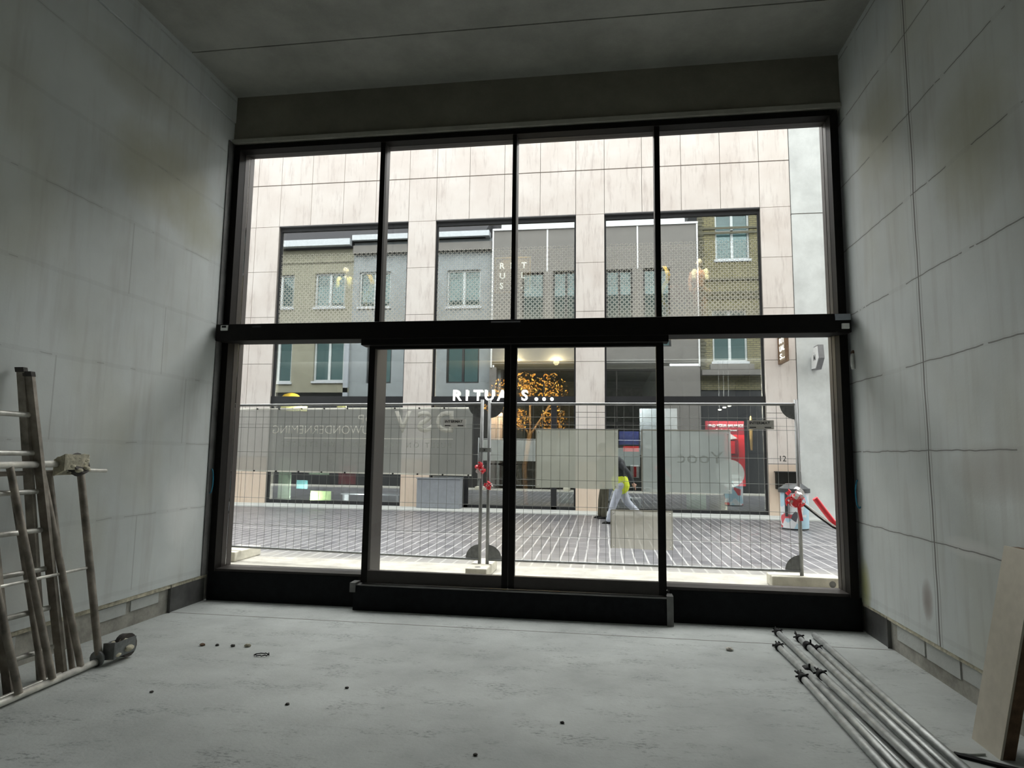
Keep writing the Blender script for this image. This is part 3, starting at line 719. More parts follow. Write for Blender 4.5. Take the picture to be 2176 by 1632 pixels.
# inside of the shop
obj('shop_room', MB().box(X0, X1, 21.5, 21.8, SZ, 10.3).box(-9.6, -9.4, 16.6, 21.5, SZ, 7.9).box(4.3, 4.5, 16.6, 21.5, SZ, 7.9).box(-9.4, 4.3, 16.55, 21.5, 7.9, 8.1), 'shop_dark', shop)
obj('shop_floor', MB().box(-9.4, 4.3, 16.3, 21.5, SZ-.1, SZ+.02).box(-9.4, 4.3, 16.5, 21.5, 4.05, 4.55), 'shop_floor', shop)
obj('party_wall', MB().box(-4.9, -4.75, 16.5, 21.5, SZ, 4.05), 'shop_dark', shop)
obj('party_wall', MB().box(-.35, -.2, 16.5, 21.5, SZ, 4.05), 'shop_dark', shop)
obj('rear_partition', MB().box(-9.3, 4.2, 19.0, 19.1, 4.55, 7.9), 'shop_warm', shop)

def area(name, loc, size, power, color):
    ld = bpy.data.lights.new(name, 'AREA'); ld.energy = power; ld.size = size; ld.color = color
    lo = bpy.data.objects.new(name, ld); sc.collection.objects.link(lo); lo.location = loc; return lo
def pt(name, loc, power, color, r=.08):
    ld = bpy.data.lights.new(name, 'POINT'); ld.energy = power; ld.color = color; ld.shadow_soft_size = r
    lo = bpy.data.objects.new(name, ld); sc.collection.objects.link(lo); lo.location = loc; return lo
# shop's own lamps: warm spots upstairs, over the tree and in the display windows; low fills added
def spot(name, loc, target, power, color, cone):
    ld = bpy.data.lights.new(name, 'SPOT'); ld.energy = power; ld.color = color; ld.spot_size = math.radians(cone); ld.spot_blend = .6; ld.shadow_soft_size = .04
    lo = bpy.data.objects.new(name, ld); sc.collection.objects.link(lo); lo.location = loc
    lo.rotation_euler = (Vector(target)-Vector(loc)).to_track_quat('-Z', 'Y').to_euler()
for x in (-7.1, 2.2): spot('upstairs_spot', (x, 16.36, 7.84), (x, 17.0, 5.7), 4200, (1, .82, .55), 75)
spot('upstairs_spot', (-2.3, 16.36, 7.84), (-2.4, 16.9, 6.4), 500, (1, .76, .42), 50)
for x, z, p_ in ((-2.6, 2.95, 150), (-1.3, 2.95, 160), (-2.3, 3.98, 160), (-1.2, 3.98, 160)): pt('tree_lamp', (x, 16.45, z), p_, (1, .74, .42))
for x in (2.9, 3.4): pt('display_lamp', (x, 16.36, 2.96), 170, (1, .92, .85))
pt('display_lamp', (.8, 16.36, 2.96), 110, (1, .95, .92))
for x in (3.1, -7.9, -6.3): pt('low_fill_lamp', (x, 16.40, .24), 90, (1, .95, .9), .03)  # unseen fill lamps added behind the bottom rail to brighten the displays
for x in (-8.2, -6.6): pt('display_lamp', (x, 16.36, 2.96), 70, (1, .95, .9))



# grey neighbour
nb = thing('grey_concrete_building', 'pale grey concrete building at the right edge of the street view', 'building', (9., 17., SZ))
obj('wall', MB().box(4.672, 14, FY-.02, FY+.5, SZ, 7.60).box(4.672, 14, FY-.02, FY+.5, 7.625, 10.5), 'grey_stone', nb)
obj('joint', MB().box(4.672, 14, FY, FY+.45, 7.59, 7.63), 'mortar_joint', nb)
tag(obj('street_backdrop_house', MB().box(-30, -16.4, 16.1, 17, SZ, 10), 'cream_render', origin=(-23, 16.5, SZ)), 'plain cream house at the far left end of the street', 'building')
tag(obj('corner_house', MB().box(-30, -15.7, 4.5, 6.7, SZ, 11), 'white_render', origin=(-23, 5.6, SZ)), 'pale corner house further left on this side of the street, mirrored only', 'building')
tag(obj('end_house', MB().box(9.1, 24, 4.5, 6.7, SZ, 12), 'panel_grey', origin=(16, 5.6, SZ)), 'grey house further right on this side of the street, mirrored only', 'building')

# shop lettering
sg = thing('shop_name_sign', 'white backlit letters over the middle shop window bay', 'sign', (-2.5, FY+.03, 2.94))
for ch, x in zip('RITUALS', (-3.87, -3.53, -3.33, -3.03, -2.71, -2.37, -2.07)):
    text('letter', ch, .285, 'letter_white', sg, (x, FY+.05, 2.945), depth=-.04, bold=.022)
for x in (-1.68, -1.48, -1.28): obj('dot', MB().tube((x, FY+.0, 2.985), (x, FY+.05, 2.985), .045, 16), 'letter_white', sg)
obj('mounting_rail', MB().box(-3.9, -1.2, FY+.055, FY+.07, 2.96, 3.0), 'dark_metal', sg)
# house number, letter box, blade signs
text('house_number', '12', .13, 'print_black', None, (4.21, FY-.004, 1.49), depth=-.004, bold=.0)
tag(bpy.data.objects['house_number'], 'black number 12 on the cream stone pier at the right', 'house number')
t = thing('wall_box', 'black box fixed low on the stone pier behind the litter bin', 'box', (4.32, FY-.1, .83))
obj('case', MB().box(4.08, 4.60, FY-.16, FY-.002, .83, 1.23), 'black_frame', t, bevel=.012)
obj('lid', MB().box(4.06, 4.62, FY-.18, FY-.002, 1.23, 1.25), 'dark_metal', t)
t = thing('projecting_sign', 'brown framed projecting sign with white lettering on the right stone pier', 'sign', (4.28, 15.8, 3.80))
obj('frame', MB().box(4.24, 4.32, 15.45, 15.50, 3.83, 4.52).box(4.24, 4.32, 16.02, 16.098, 3.83, 4.52).box(4.24, 4.32, 15.5, 16.02, 3.83, 3.88).box(4.24, 4.32, 15.5, 16.02, 4.47, 4.52), 'brown_wood', t)
obj('panel', MB().box(4.26, 4.30, 15.5, 16.02, 3.88, 4.47), 'shop_warm', t)
for j, row in enumerate(('RIT', 'UAL', 'S..')):
    text('lettering', row, .13, 'letter_white', t, (4.258, 16.0, 4.31-.19*j), xdir=(0, -1, 0), depth=.004, bold=.01, width=.42)
t = thing('hexagonal_sign', 'white hexagonal projecting lightbox with dark rim on the grey building', 'sign', (5.05, 15.8, 3.6))
hx = [(16.07, 4.0), (15.85, 4.22), (15.55, 4.22), (15.50, 3.9), (15.75, 3.66), (16.07, 3.68)]
obj('rim', MB().prism(hx, 'x', 5.0, 5.12), 'mid_metal', t)
c_ = (sum(p[0] for p in hx)/6, sum(p[1] for p in hx)/6)
obj('face', MB().prism([(c_[0]+(p[0]-c_[0])*.9, c_[1]+(p[1]-c_[1])*.9) for p in hx], 'x', 4.99, 5.01), 'poster_white', t)
obj('bracket', MB().box(5.04, 5.08, 16.0, 16.10, 3.78, 3.84), 'dark_metal', t)
text('lettering', 'M', .14, 'mid_metal', t, (4.988, 15.86, 3.88), xdir=(0, -1, 0), depth=.003, bold=.01)

# upstairs panel sign R I T / U A L / S . .
t = thing('upstairs_panel_sign', 'square bronze panel sign with spaced white letters inside the middle upstairs window', 'sign', (-2.45, 16.9, 6.0))
obj('panel', MB().box(-2.91, -1.98, 16.88, 16.93, 6.02, 6.95), 'shop_warm', t)
for j, row in enumerate(('RIT', 'UAL', 'S..')):
    for i, ch in enumerate(row):
        text('letter', ch, .17 if ch != '.' else .04, 'letter_white', t, (-2.80+.30*i, 16.87, 6.66-.28*j), depth=-.01, bold=.015)
obj('edge', MB().box(-2.95, -2.91, 16.86, 16.94, 5.98, 6.99).box(-1.98, -1.94, 16.86, 16.94, 5.98, 6.99).box(-2.91, -1.98, 16.86, 16.94, 6.95, 6.99).box(-2.91, -1.98, 16.86, 16.94, 5.98, 6.02), 'brass', t)

# mannequins
def mannequin(x, y, z0, top, coat_mat, leg_mat, lab, sash=None):
    h = (top-z0)/1.78; t = thing('mannequin', lab, 'mannequin', (x, y, z0), 'mannequins in the upstairs windows')
    def V(a, b, c): return (x+a*h, y+b*h, z0+c*h)
    b = MB()
    b.ball(V(0, 0, 1.66), .10*h, 12, 10, (.82, .95, 1.2)).capsule(V(0, 0, 1.42), V(0, 0, 1.58), .055*h, .05*h)
    b.ball(V(0, -.10, 1.65), .016*h, 6, 4).ball(V(-.085, 0, 1.66), .02*h, 6, 4).ball(V(.085, 0, 1.66), .02*h, 6, 4)
    b.capsule(V(-.09, 0, 1.36), V(.09, 0, 1.36), .10*h, .10*h).capsule(V(0, 0, 1.34), V(0, 0, 1.08), .145*h, .115*h).capsule(V(-.06, 0, .96), V(.06, 0, .96), .12*h, .12*h)
    for s_ in (-1, 1):
        b.capsule(V(.18*s_, 0, 1.40), V(.25*s_, .02, 1.12), .052*h, .04*h).capsule(V(.25*s_, .02, 1.12), V(.22*s_, -.06, .88), .04*h, .028*h)
        for f in range(4): b.capsule(V(.22*s_, -.06, .87), V((.20+.015*f)*s_, -.08, .77+.008*abs(f-1.5)), .013*h, .009*h)
        b.capsule(V(.22*s_, -.07, .87), V(.18*s_, -.10, .81), .013*h, .010*h)
        b.capsule(V(.09*s_, 0, .92), V(.10*s_, 0, .50), .082*h, .055*h).capsule(V(.10*s_, 0, .50), V(.10*s_, .02, .09), .055*h, .036*h).capsule(V(.10*s_, .02, .05), V(.11*s_, -.14, .03), .035*h, .03*h)
    baked('body', b, 'mannequin_skin', t, .016)
    c = MB().capsule(V(-.10, 0, 1.37), V(.10, 0, 1.37), .115*h, .115*h).capsule(V(0, 0, 1.34), V(0, 0, 1.02), .165*h, .15*h)
    for s_ in (-1, 1): c.capsule(V(.18*s_, 0, 1.40), V(.25*s_, .02, 1.12), .07*h, .055*h).capsule(V(.25*s_, .02, 1.12), V(.23*s_, -.05, .92), .055*h, .045*h)
    baked('jacket', c, coat_mat, t, .02)
    c = MB().capsule(V(-.06, 0, .95), V(.06, 0, .95), .135*h, .135*h)
    for s_ in (-1, 1): c.capsule(V(.09*s_, 0, .90), V(.11*s_, 0, .10), .095*h, .075*h)
    baked('trousers', c, leg_mat, t, .02)
    if sash: baked('scarf', MB().capsule(V(-.14, -.06, 1.44), V(-.16, -.12, 1.22), .07*h, .05*h).capsule(V(.14, -.06, 1.44), V(.17, -.12, 1.2), .07*h, .05*h), sash, t, .02)
    return t
mannequin(-7.33, 17.0, 4.95, 6.88, 'dark_cloth', 'dark_cloth', 'black clothed mannequin with yellow shoulders in the left upstairs window', 'pale_yellow')
mannequin(-6.92, 16.8, 4.56, 6.42, 'cream_cloth', 'lilac_grey', 'mannequin in a pale jacket and grey trousers in the left upstairs window')
mannequin(1.99, 16.8, 4.56, 6.38, 'brown_cloth', 'lilac_grey', 'mannequin in a dark top and light trousers in the right upstairs window')
mannequin(2.58, 17.1, 4.95, 6.85, 'brown_cloth', 'brown_cloth', 'tall mannequin in rust brown with cream shoulders in the right upstairs window', 'cream_cloth')
for x, lab in ((-6.50, 'yellow ribbon hanging beside the mullion in the left upstairs window'), (1.62, 'yellow ribbon hanging in the right upstairs window')):
    pts = [(x+.10*math.sin(i*.8), 16.7, 6.55-.13*i) for i in range(12)]
    b = MB()
    for p, q in zip(pts, pts[1:]): b.obox(p, q, (1, .3, 0), (0, 1, 0), .12, .01)
    tag(obj('hanging_ribbon', b, 'yellow', origin=(x, 16.7, 5.1)), lab, 'ribbon')

# golden tree behind the entrance
t = thing('golden_leaf_tree', 'small tree with golden leaves glowing inside the shop entrance', 'tree', (-2.1, 17.6, SZ))
obj('trunk', MB().path([(-2.1, 17.6, SZ), (-2.15, 17.6, 1.2), (-2.0, 17.6, 2.2)], .07, 8).path([(-2.0, 17.6, 2.1), (-2.7, 17.5, 3.0)], .035, 6).path([(-2.0, 17.6, 2.1), (-1.4, 17.5, 3.0)], .035, 6).path([(-2.0, 17.6, 2.1), (-2.0, 17.5, 3.4)], .035, 6), 'brown_wood', t)
b = MB()
for i in range(1500):
    cx, cz, rr = random.choice([(-2.75, 3.25, .45), (-1.4, 3.35, .48), (-1.35, 2.5, .42), (-2.1, 3.5, .4), (-3.0, 3.0, .35), (-2.35, 2.55, .35)])
    d = Vector((random.gauss(0, 1), random.gauss(0, 1), random.gauss(0, 1))).normalized()*rr*random.random()**.4
    c = Vector((cx, 17.45, cz))+d; u = Vector((random.uniform(-1, 1), random.uniform(-1, 1), random.uniform(-1, 1))).normalized(); v = u.orthogonal().normalized()
    s_ = random.uniform(.025, .05)
    b.add([c-u*s_, c+v*s_*.5, c+u*s_, c-v*s_*.5], [(0, 1, 2, 3)])
fo = obj('foliage', b, 'golden_leaf', t)

# displays inside the lower windows
def flatposter(nm, lab, cat, x0, x1, y, z0, z1, mat, th=.02, group=None):
    return tag(obj(nm, MB().box(x0, x1, y, y+th, z0, z1), mat, origin=((x0+x1)/2, y, z0)), lab, cat, group)
t = thing('red_campaign_poster', 'tall red poster with a white disc and dark red pot in the right shop window', 'poster', (3.0, 16.6, .85))
obj('header', MB().box(2.56, 3.50, 16.55, 16.58, 2.13, 2.47), 'poster_maroon', t)
obj('sheet', MB().box(3.02, 3.50, 16.55, 16.58, .86, 2.13), 'poster_red', t)
obj('disc', MB().tube((3.13, 16.51, 1.17), (3.13, 16.545, 1.17), .34, 32), 'poster_white', t)
obj('pot', MB().box(3.10, 3.34, 16.52, 16.545, 1.62, 2.0), 'poster_maroon', t); obj('pot_highlight', MB().box(3.12, 3.26, 16.505, 16.52, 1.66, 1.97), 'poster_red', t)
obj('paper_crane', MB().prism([(3.1, 2.0), (3.32, 2.04), (3.14, 2.17)], 'y', 16.51, 16.54), 'poster_white', t)
text('lettering', 'FIND YOUR BALANCE', .075, 'poster_white', t, (2.62, 16.545, 2.315), depth=-.004, bold=.02, width=.86)
text('lettering', 'and the Ritual of Namaste', .05, 'poster_white', t, (2.76, 16.545, 2.22), depth=-.004, bold=.02, width=.56)
t = thing('pendant_lamp', 'slender brass pendant lamp hanging beside the red poster', 'lamp', (3.74, 16.9, 1.7))
obj('shade', MB().tube((3.74, 16.9, 2.3), (3.74, 16.9, 2.62), .06, 14, .02).tube((3.74, 16.9, 1.75), (3.74, 16.9, 2.3), .03, 12, .055), 'brass', t)
obj('bulb', MB().ball((3.74, 16.9, 2.42), .045), 'lamp_glow', t); obj('cord', MB().tube((3.74, 16.9, 2.62), (3.74, 16.9, 4.05), .006, 6), 'black_frame', t)
for x, z, lab in ((2.98, 2.78, 'left ceiling spot in the right shop window'), (3.10, 2.84, 'middle ceiling spot in the right shop window'), (3.22, 2.88, 'right ceiling spot in the right shop window')):
    t = thing('ceiling_spot', lab, 'spotlight', (x, 16.9, z), 'ceiling spots')
    obj('lens', MB().ball((x, 16.9, z), .035, 10, 6, (1.4, 1, .6)), 'spot_glow', t); obj('housing', MB().tube((x, 16.95, z+.03), (x, 16.95, 4.05), .012, 6), 'dark_metal', t)
flatposter('window_poster', 'pale green poster standing low in the right shop window, left of two', 'poster', 2.05, 2.52, 16.4, .22, .66, 'pale_green')
flatposter('window_poster', 'dull green poster standing low in the right shop window, right of two', 'poster', 2.60, 3.02, 16.4, .22, .62, 'olive_cloth')
flatposter('window_poster', 'pale green notice low in the middle shop window beside the pier', 'poster', -1.12, -.74, 16.4, .36, .66, 'pale_green')
flatposter('window_poster', 'pink and grey poster hanging in the shop entrance', 'poster', -2.95, -2.62, 16.6, 1.95, 2.66, 'pink_grey')
flatposter('window_poster', 'dark blue banner between the two plastic sheets, in the right shop window', 'poster', .42, .92, 16.7, 1.86, 2.2, 'navy')
flatposter('window_poster', 'red strip poster below the dark blue banner', 'poster', .52, .92, 16.7, 1.68, 1.82, 'poster_red')
flatposter('window_poster', 'purple grey poster wall beside the blue banner', 'poster', .95, 1.9, 16.8, 1.6, 2.8, 'lilac_grey')
t = thing('gift_box', 'white gift box with red stripe in the shop window behind the pedestrian', 'box', (.83, 16.6, 1.02))
obj('carton', MB().box(.70, .90, 16.5, 16.7, 1.02, 1.34), 'poster_white', t); obj('label', MB().box(.76, .84, 16.49, 16.5, 1.04, 1.30), 'poster_red', t)
t = thing('display_stand', 'white box framed display stand low in the right shop window', 'stand', (.8, 16.5, SZ))
obj('frame', MB().box(.66, .70, 16.45, 16.8, SZ+.02, .52).box(.90, .94, 16.45, 16.8, SZ+.02, .52).box(.70, .90, 16.45, 16.8, .48, .52).box(.70, .90, 16.45, 16.8, .28, .31), 'poster_white', t)
obj('counter', MB().box(.36, 1.0, 16.82, 17.1, SZ+.02, 1.0), 'shop_dark', t)
tag(obj('grey_cabinet', MB().box(-4.66, -3.54, 15.75, 16.07, SZ+.014, .93).box(-4.68, -3.52, 15.73, 16.085, .93, .955), 'lilac_grey', origin=(-4.1, 15.9, SZ+.014), bevel=.01), 'low bluish grey cabinet on the pavement beside the second stone pier', 'cabinet')
b = MB()
for i in range(9):
    cx = -2.95+.11*i; s_ = .05-.008*abs(i-4) if i != 4 else .1
    b.prism([(cx-s_*1.4, 1.32), (cx, 1.32+s_*.6), (cx+s_*1.4, 1.32), (cx, 1.32-s_*.6)], 'y', FY+.085, FY+.098)
b.box(-3.0, -1.95, FY+.09, FY+.095, 1.316, 1.324)
tag(obj('door_ornament', b, 'black_frame', origin=(-2.5, FY+.09, 1.32)), 'black pointed ornament strip across the shop entrance doors', 'ornament')
# left shop window
t = thing('yellow_window_sign', 'round topped yellow sign with a lettered strip in the left shop window', 'sign', (-8.4, 16.7, 2.85))
obj('dome', MB().prism([(-8.52+.30*math.cos(a), 2.98+.20*math.sin(a)) for a in [PI*i/14 for i in range(15)]], 'y', 16.42, 16.45), 'yellow', t)
obj('strip', MB().box(-8.80, -8.02, 16.42, 16.45, 2.68, 2.865), 'pale_yellow', t)
obj('strip', MB().box(-7.17, -6.9, 16.42, 16.45, 2.78, 2.865), 'pale_yellow', t)
flatposter('window_notice', 'cyan striped notice low in the left shop window', 'notice', -8.27, -7.95, 16.5, .57, .80, 'cyan')
flatposter('window_notice', 'lime green display card at the bottom of the left shop window', 'notice', -7.85, -7.27, 16.5, .24, .52, 'lime')
flatposter('window_notice', 'pale green tile sized notice above the lime green card', 'notice', -7.92, -7.35, 16.5, .96, 1.06, 'pale_green')
tag(obj('window_bench', MB().box(-7.0, -5.35, 16.5, 16.9, .44, .47).box(-6.95, -6.9, 16.55, 16.85, SZ+.02, .44).box(-5.45, -5.4, 16.55, 16.85, SZ+.02, .44), 'lilac_grey', origin=(-6.2, 16.7, SZ)), 'thin grey shelf bench low in the left shop window', 'bench')
flatposter('window_notice', 'maroon hanging cloth in the left shop window', 'notice', -7.2, -6.7, 16.8, .7, 1.2, 'poster_maroon')
tag(obj('green_partition', MB().box(-8.85, -8.5, 16.6, 16.65, SZ+.02, 1.4), 'pale_green', origin=(-8.7, 16.6, SZ)), 'pale green partition at the left edge of the left shop window', 'partition')

# ---------------- litter bin
t = thing('litter_bin', 'round litter bin wrapped in a blue, white and red picture with a black domed lid', 'bin', (3.72, 13.3, SZ))
obj('barrel', MB().tube((3.72, 13.3, SZ+.03), (3.72, 13.3, .90), .25, 28, .26), 'bin_picture', t)
obj('foot_ring', MB().tube((3.72, 13.3, SZ), (3.72, 13.3, SZ+.03), .24, 24), 'bin_lid', t)
obj('lid', MB().tube((3.72, 13.3, .90), (3.72, 13.3, .98), .29, 28, .29).tube((3.72, 13.3, .98), (3.72, 13.3, 1.07), .27, 28, .15), 'bin_lid', t)
obj('edge_strip', MB().box(3.49, 3.53, 13.06, 13.12, .45, .90), 'bin_lid', t)

# ---------------- construction fences
def fence(A, B, name, label, plates, group='construction fence panels'):
    A = Vector((A[0], A[1], 0)); B = Vector((B[0], B[1], 0)); L = (B-A).length; d = (B-A).normalized(); n = Vector((d.y, -d.x, 0))
    t = thing(name, label, 'fence', (A.x, A.y, SZ), group)
    def Q(s_, z, o=0): return A+d*s_+n*o+Vector((0, 0, z))
    for s_ in (0, L): obj('post', MB().hollow(Q(s_, SZ+.075), Q(s_, 2.215), .0205, .017, 14), 'post_grey', t)
    obj('top_rail', MB().tube(Q(0, 2.165), Q(L, 2.165), .0165, 10), 'post_grey', t)
    obj('bottom_rail', MB().tube(Q(0, .362), Q(L, .362), .0145, 10), 'dark_galvanised', t)
    wm = MB(); k = int(L/.104)
    for i in range(1, k): wm.tube(Q(i*L/k, .36, .006), Q(i*L/k, 2.16, .006), .0022, 5)
    for z in (2.01, 1.875, 1.565, 1.285, .985, .65): wm.tube(Q(0, z, .010), Q(L, z, .010), .0026, 5)
    for z in (1.92,): wm.tube(Q(0, z+.0, .010), Q(L, z+.0, .010), .0018, 5)
    obj('wire_mesh', wm, 'wire_grey', t)
    for s_, sg_ in ((0, 1), (L, -1)):
        for z0, zs in ((2.165, -1), (.362, 1)):
            pts = [(0, 0)]+[(.17*math.cos(a), .17*math.sin(a)) for a in [PI/2*i/8 for i in range(9)]]
            vs = [Q(s_+sg_*p[0], z0+zs*p[1], o) for o in (-.002, .002) for p in pts]; N = len(pts)
            obj('corner_plate', MB().add(vs, [tuple(range(N)), tuple(reversed(range(N, 2*N)))]+[(i, i+N, (i+1) % N+N, (i+1) % N) for i in range(N)]), 'dark_galvanised', t)
    for s_, mt in plates:
        pl = obj('name_plate', MB().obox(Q(s_-.14, 1.935, .03), Q(s_+.14, 1.935, .03), (0, 0, 1), n, .10, .006), mt, t)
        o = Q(s_-.12, 1.94, .035)
        text('lettering', 'INTERMAT', .03, 'print_black', pl, o, xdir=d, depth=.001, bold=.02, width=.22)
        obj('stripe', MB().obox(Q(s_-.12, 1.905, .0345), Q(s_-.05, 1.905, .0345), (0, 0, 1), n, .012, .002).obox(Q(s_+.04, 1.905, .0345), Q(s_+.11, 1.905, .0345), (0, 0, 1), n, .012, .002), 'print_black', pl)
    return t, Q, L, d, n
FA = fence((-4.86, 7.72), (-1.415, 7.40), 'construction_fence', 'steel mesh fence panel carrying the mirrored banner, left', [(3.13, 'plate_white')])
FB = fence((-1.325, 7.40), (2.12, 7.40), 'construction_fence', 'steel mesh fence panel carrying the plastic sheets, right', [(3.06, 'plate_grey')])
# banner hung on the left panel, on the street side, print read from behind
t = thing('contractor_banner', 'grey mesh banner with white lettering seen mirrored, on the left fence', 'banner', (-3.0, 7.6, 1.3))
Q, L = FA[1], FA[2]
def wavy(Q, s0, s1, z0, z1, off, nx=60, nz=14, amp=.012):
    b = MB(); vs = []
    for j in range(nz+1):
        for i in range(nx+1):
            s_ = s0+(s1-s0)*i/nx; z = z0+(z1-z0)*j/nz
            a = amp*noise.noise(Vector((s_*2.2+z*2.5, z*1.2, 0)))*2
            vs.append(Q(s_, z+.004*math.sin(s_*9)*(1 if j == 0 else 0), -off-abs(a)))
    fs = [(j*(nx+1)+i, j*(nx+1)+i+1, (j+1)*(nx+1)+i+1, (j+1)*(nx+1)+i) for j in range(nz) for i in range(nx)]
    return b.add(vs, fs, True)
def tx(par, s, s_, z, h, mat, bold, wd, Qf, dr): 
    return text('lettering', s, h, mat, par, Qf(s_, z, -.013), xdir=dr, depth=.0008, bold=bold, mirror=True, width=wd)
bn = obj('sheet', wavy(Q, .05, L-.125, 1.315, 2.125, .022), 'banner_mesh', t)
hm = obj('hem', MB().obox(Q(.05, 2.118, -.02), Q(L-.125, 2.118, -.02), (0, 0, 1), FA[4], .02, .004).obox(Q(.05, 1.322, -.02), Q(L-.125, 1.322, -.02), (0, 0, 1), FA[4], .016, .004), 'banner_print', t)
def ban_s(px): return px
D_ = FA[3]
tx(t, 'D', L-.50+.14, 1.825, .26, 'banner_print', .032, .22, Q, D_)
tx(t, 'S', L-.50-.135, 1.825, .26, 'banner_print', .032, .19, Q, D_)
tx(t, 'V', L-.50-.40, 1.825, .26, 'banner_print', .032, .22, Q, D_)
tx(t, 'TOP', L-1.25, 1.935, .105, 'banner_print', -.012, .36, Q, D_)
tx(t, 'BOUWONDERNEMING', L-1.25, 1.80, .105, 'banner_print', -.012, 1.55, Q, D_)
obj('rule', MB().obox(Q(.83, 1.745, -.013), Q(L-.36, 1.745, -.013), (0, 0, 1), FA[4], .008, .001), 'banner_print', t)
tx(t, 'B U I L T   O N   T R U S T   S I N C E   W E   S T A R T E D', L-.38, 1.64, .06, 'banner_print_faint', -.01, 2.3, Q, D_)
mb = MB()
for s_ in [.1+.32*i for i in range(11)]:
    for z in (2.118, 1.322): mb.tube(Q(s_, z, .0), Q(s_, z, -.03), .009, 8)
obj('eyelet', mb, 'black_iron', t)
# plastic sheets tied to the right panel
Q, L, D_ = FB[1], FB[2], FB[3]
def corr(nm, lab, a, b, z0, z1, off, mat, amp, prints):
    t = thing(nm, lab, 'plastic sheet', (-1.325+(a+b)/2, 7.43, z0), 'plastic sheets tied to the right fence')
    obj('sheet', wavy(Q, a, b, z0, z1, off, 70, 6, amp), mat, t)
    obj('rim', MB().obox(Q(a, z1, -off), Q(b, z1, -off), (0, 0, 1), FB[4], .012, .006).obox(Q(a, z0, -off), Q(a, z1, -off), (1, 0, 0), FB[4], .012, .006), 'plastic_beige', t)
    mb = MB()
    for s_ in (a+.03, b-.03):
        for z in (z0+.03, z1-.03): mb.tube(Q(s_, z, .012), Q(s_, z, -off-.01), .006, 6)
    obj('cable_tie', mb, 'tape_white', t)
    return t
corr('plastic_sheet', 'green grey translucent plastic sheet, upper left of the three on the fence', .555, 1.50, 1.195, 1.872, .016, 'plastic_green', .004, None)
p2 = corr('plastic_sheet', 'bluish translucent plastic sheet with faint mirrored letters, upper right of the three', 1.765, 2.745, 1.172, 1.868, .016, 'plastic_blue', .004, None)
text('lettering', 'Yooc', .13, 'panel_print', p2, Q(2.66, 1.50, -.010), xdir=D_, depth=.0008, bold=.0, mirror=True, width=.50)
corr('plastic_sheet', 'beige translucent plastic sheet hanging low on the fence', 1.415, 2.10, .534, .962, .016, 'plastic_beige', .006, None)
# feet
def foot(cx, cy, lx, ly, lab):
    t = thing('concrete_block', lab, 'fence block', (cx, cy, SZ), 'concrete fence feet')
    obj('block', MB().box(cx-lx/2, cx+lx/2, cy-ly/2, cy+ly/2, SZ+.003, SZ+.125), 'foot_concrete', t, bevel=.012)
    if lx > ly: obj('post_hole', MB().tube((cx+lx/2-.09, cy-ly/2+.005, SZ+.06), (cx+lx/2-.09, cy-ly/2-.001, SZ+.06), .035, 14), 'steel_plate', t)
    else: obj('post_hole', MB().tube((cx, cy-ly/2+.11, SZ+.124), (cx, cy-ly/2+.11, SZ+.126), .035, 14), 'steel_plate', t)
foot(-1.39, 7.42, .24, .72, 'concrete fence foot under the two middle posts, pointing at the door')
foot(2.14, 7.43, .70, .24, 'concrete fence foot under the right hand post, with a dark hole')
foot(-4.72, 7.86, .34, .62, 'concrete fence foot at the left end of the fence')
# clamp and barrier tape
t = thing('fence_clamp', 'steel clamp joining the two fence posts beside the door', 'clamp', (-1.37, 7.4, 1.2))
obj('plate', MB().obox((-1.44, 7.37, 1.62), (-1.30, 7.37, 1.62), (0, 0, 1), (0, 1, 0), .05, .01).obox((-1.44, 7.43, 1.62), (-1.30, 7.43, 1.62), (0, 0, 1), (0, 1, 0), .05, .01), 'galvanised', t)
obj('bolt', MB().tube((-1.37, 7.34, 1.62), (-1.37, 7.46, 1.62), .008, 8), 'black_iron', t)
def knot(c, r, lab, n=14, tail=None):
    c = Vector(c); t = thing('barrier_tape', lab, 'barrier tape', c, 'knots of red and white barrier tape')
    for mt, cnt in (('tape_red', n), ('tape_white', (n*2)//3)):
        b = MB()
        for i in range(cnt):
            ax = Vector((random.gauss(0, 1), random.gauss(0, 1), random.gauss(0, 1))).normalized(); u = ax.orthogonal().normalized(); v = ax.cross(u)
            o = c+Vector((random.gauss(0, 1), random.gauss(0, .5)-.3, random.gauss(0, 1.1)))*r*.28; q = r*random.uniform(.25, .6); a0 = random.uniform(0, 6); m_ = random.randint(4, 8)
            pts = [o+(u*math.cos(a0+.6*k_)+v*math.sin(a0+.6*k_))*q for k_ in range(m_)]
            for p_, p2_ in zip(pts, pts[1:]): b.obox(p_, p2_, ax, (p2_-p_).cross(ax), .036, .002)
        obj('red_stripe' if mt == 'tape_red' else 'white_stripe', b, mt, t)
    return t
k = knot((-1.42, 7.36, 1.40), .055, 'red and white tape knot on the left middle fence post'); obj('tail', MB().obox((-1.43, 7.35, 1.38), (-1.42, 7.34, 1.29), (1, 0, 0), (0, 1, 0), .04, .003), 'tape_white', k)
knot((-1.325, 7.36, 1.20), .05, 'red tape knot on the right middle fence post')
k = knot((2.07, 7.35, 1.13), .10, 'large bundle of barrier tape round the right hand fence post', 22)
obj('tail', MB().obox((2.09, 7.34, 1.10), (2.12, 7.34, .90), (1, 0, 0), (0, 1, 0), .035, .003), 'tape_red', k)
obj('strand', MB().path([(2.14, 7.36, 1.08), (2.30, 7.38, .95), (2.45, 7.40, .84), (2.56, 7.42, .79)], .010, 8), 'black_iron', k)
obj('white_strand', MB().path([(2.14, 7.35, 1.10), (2.30, 7.37, .975), (2.45, 7.39, .865), (2.56, 7.41, .80)], .008, 8), 'tape_white', k)
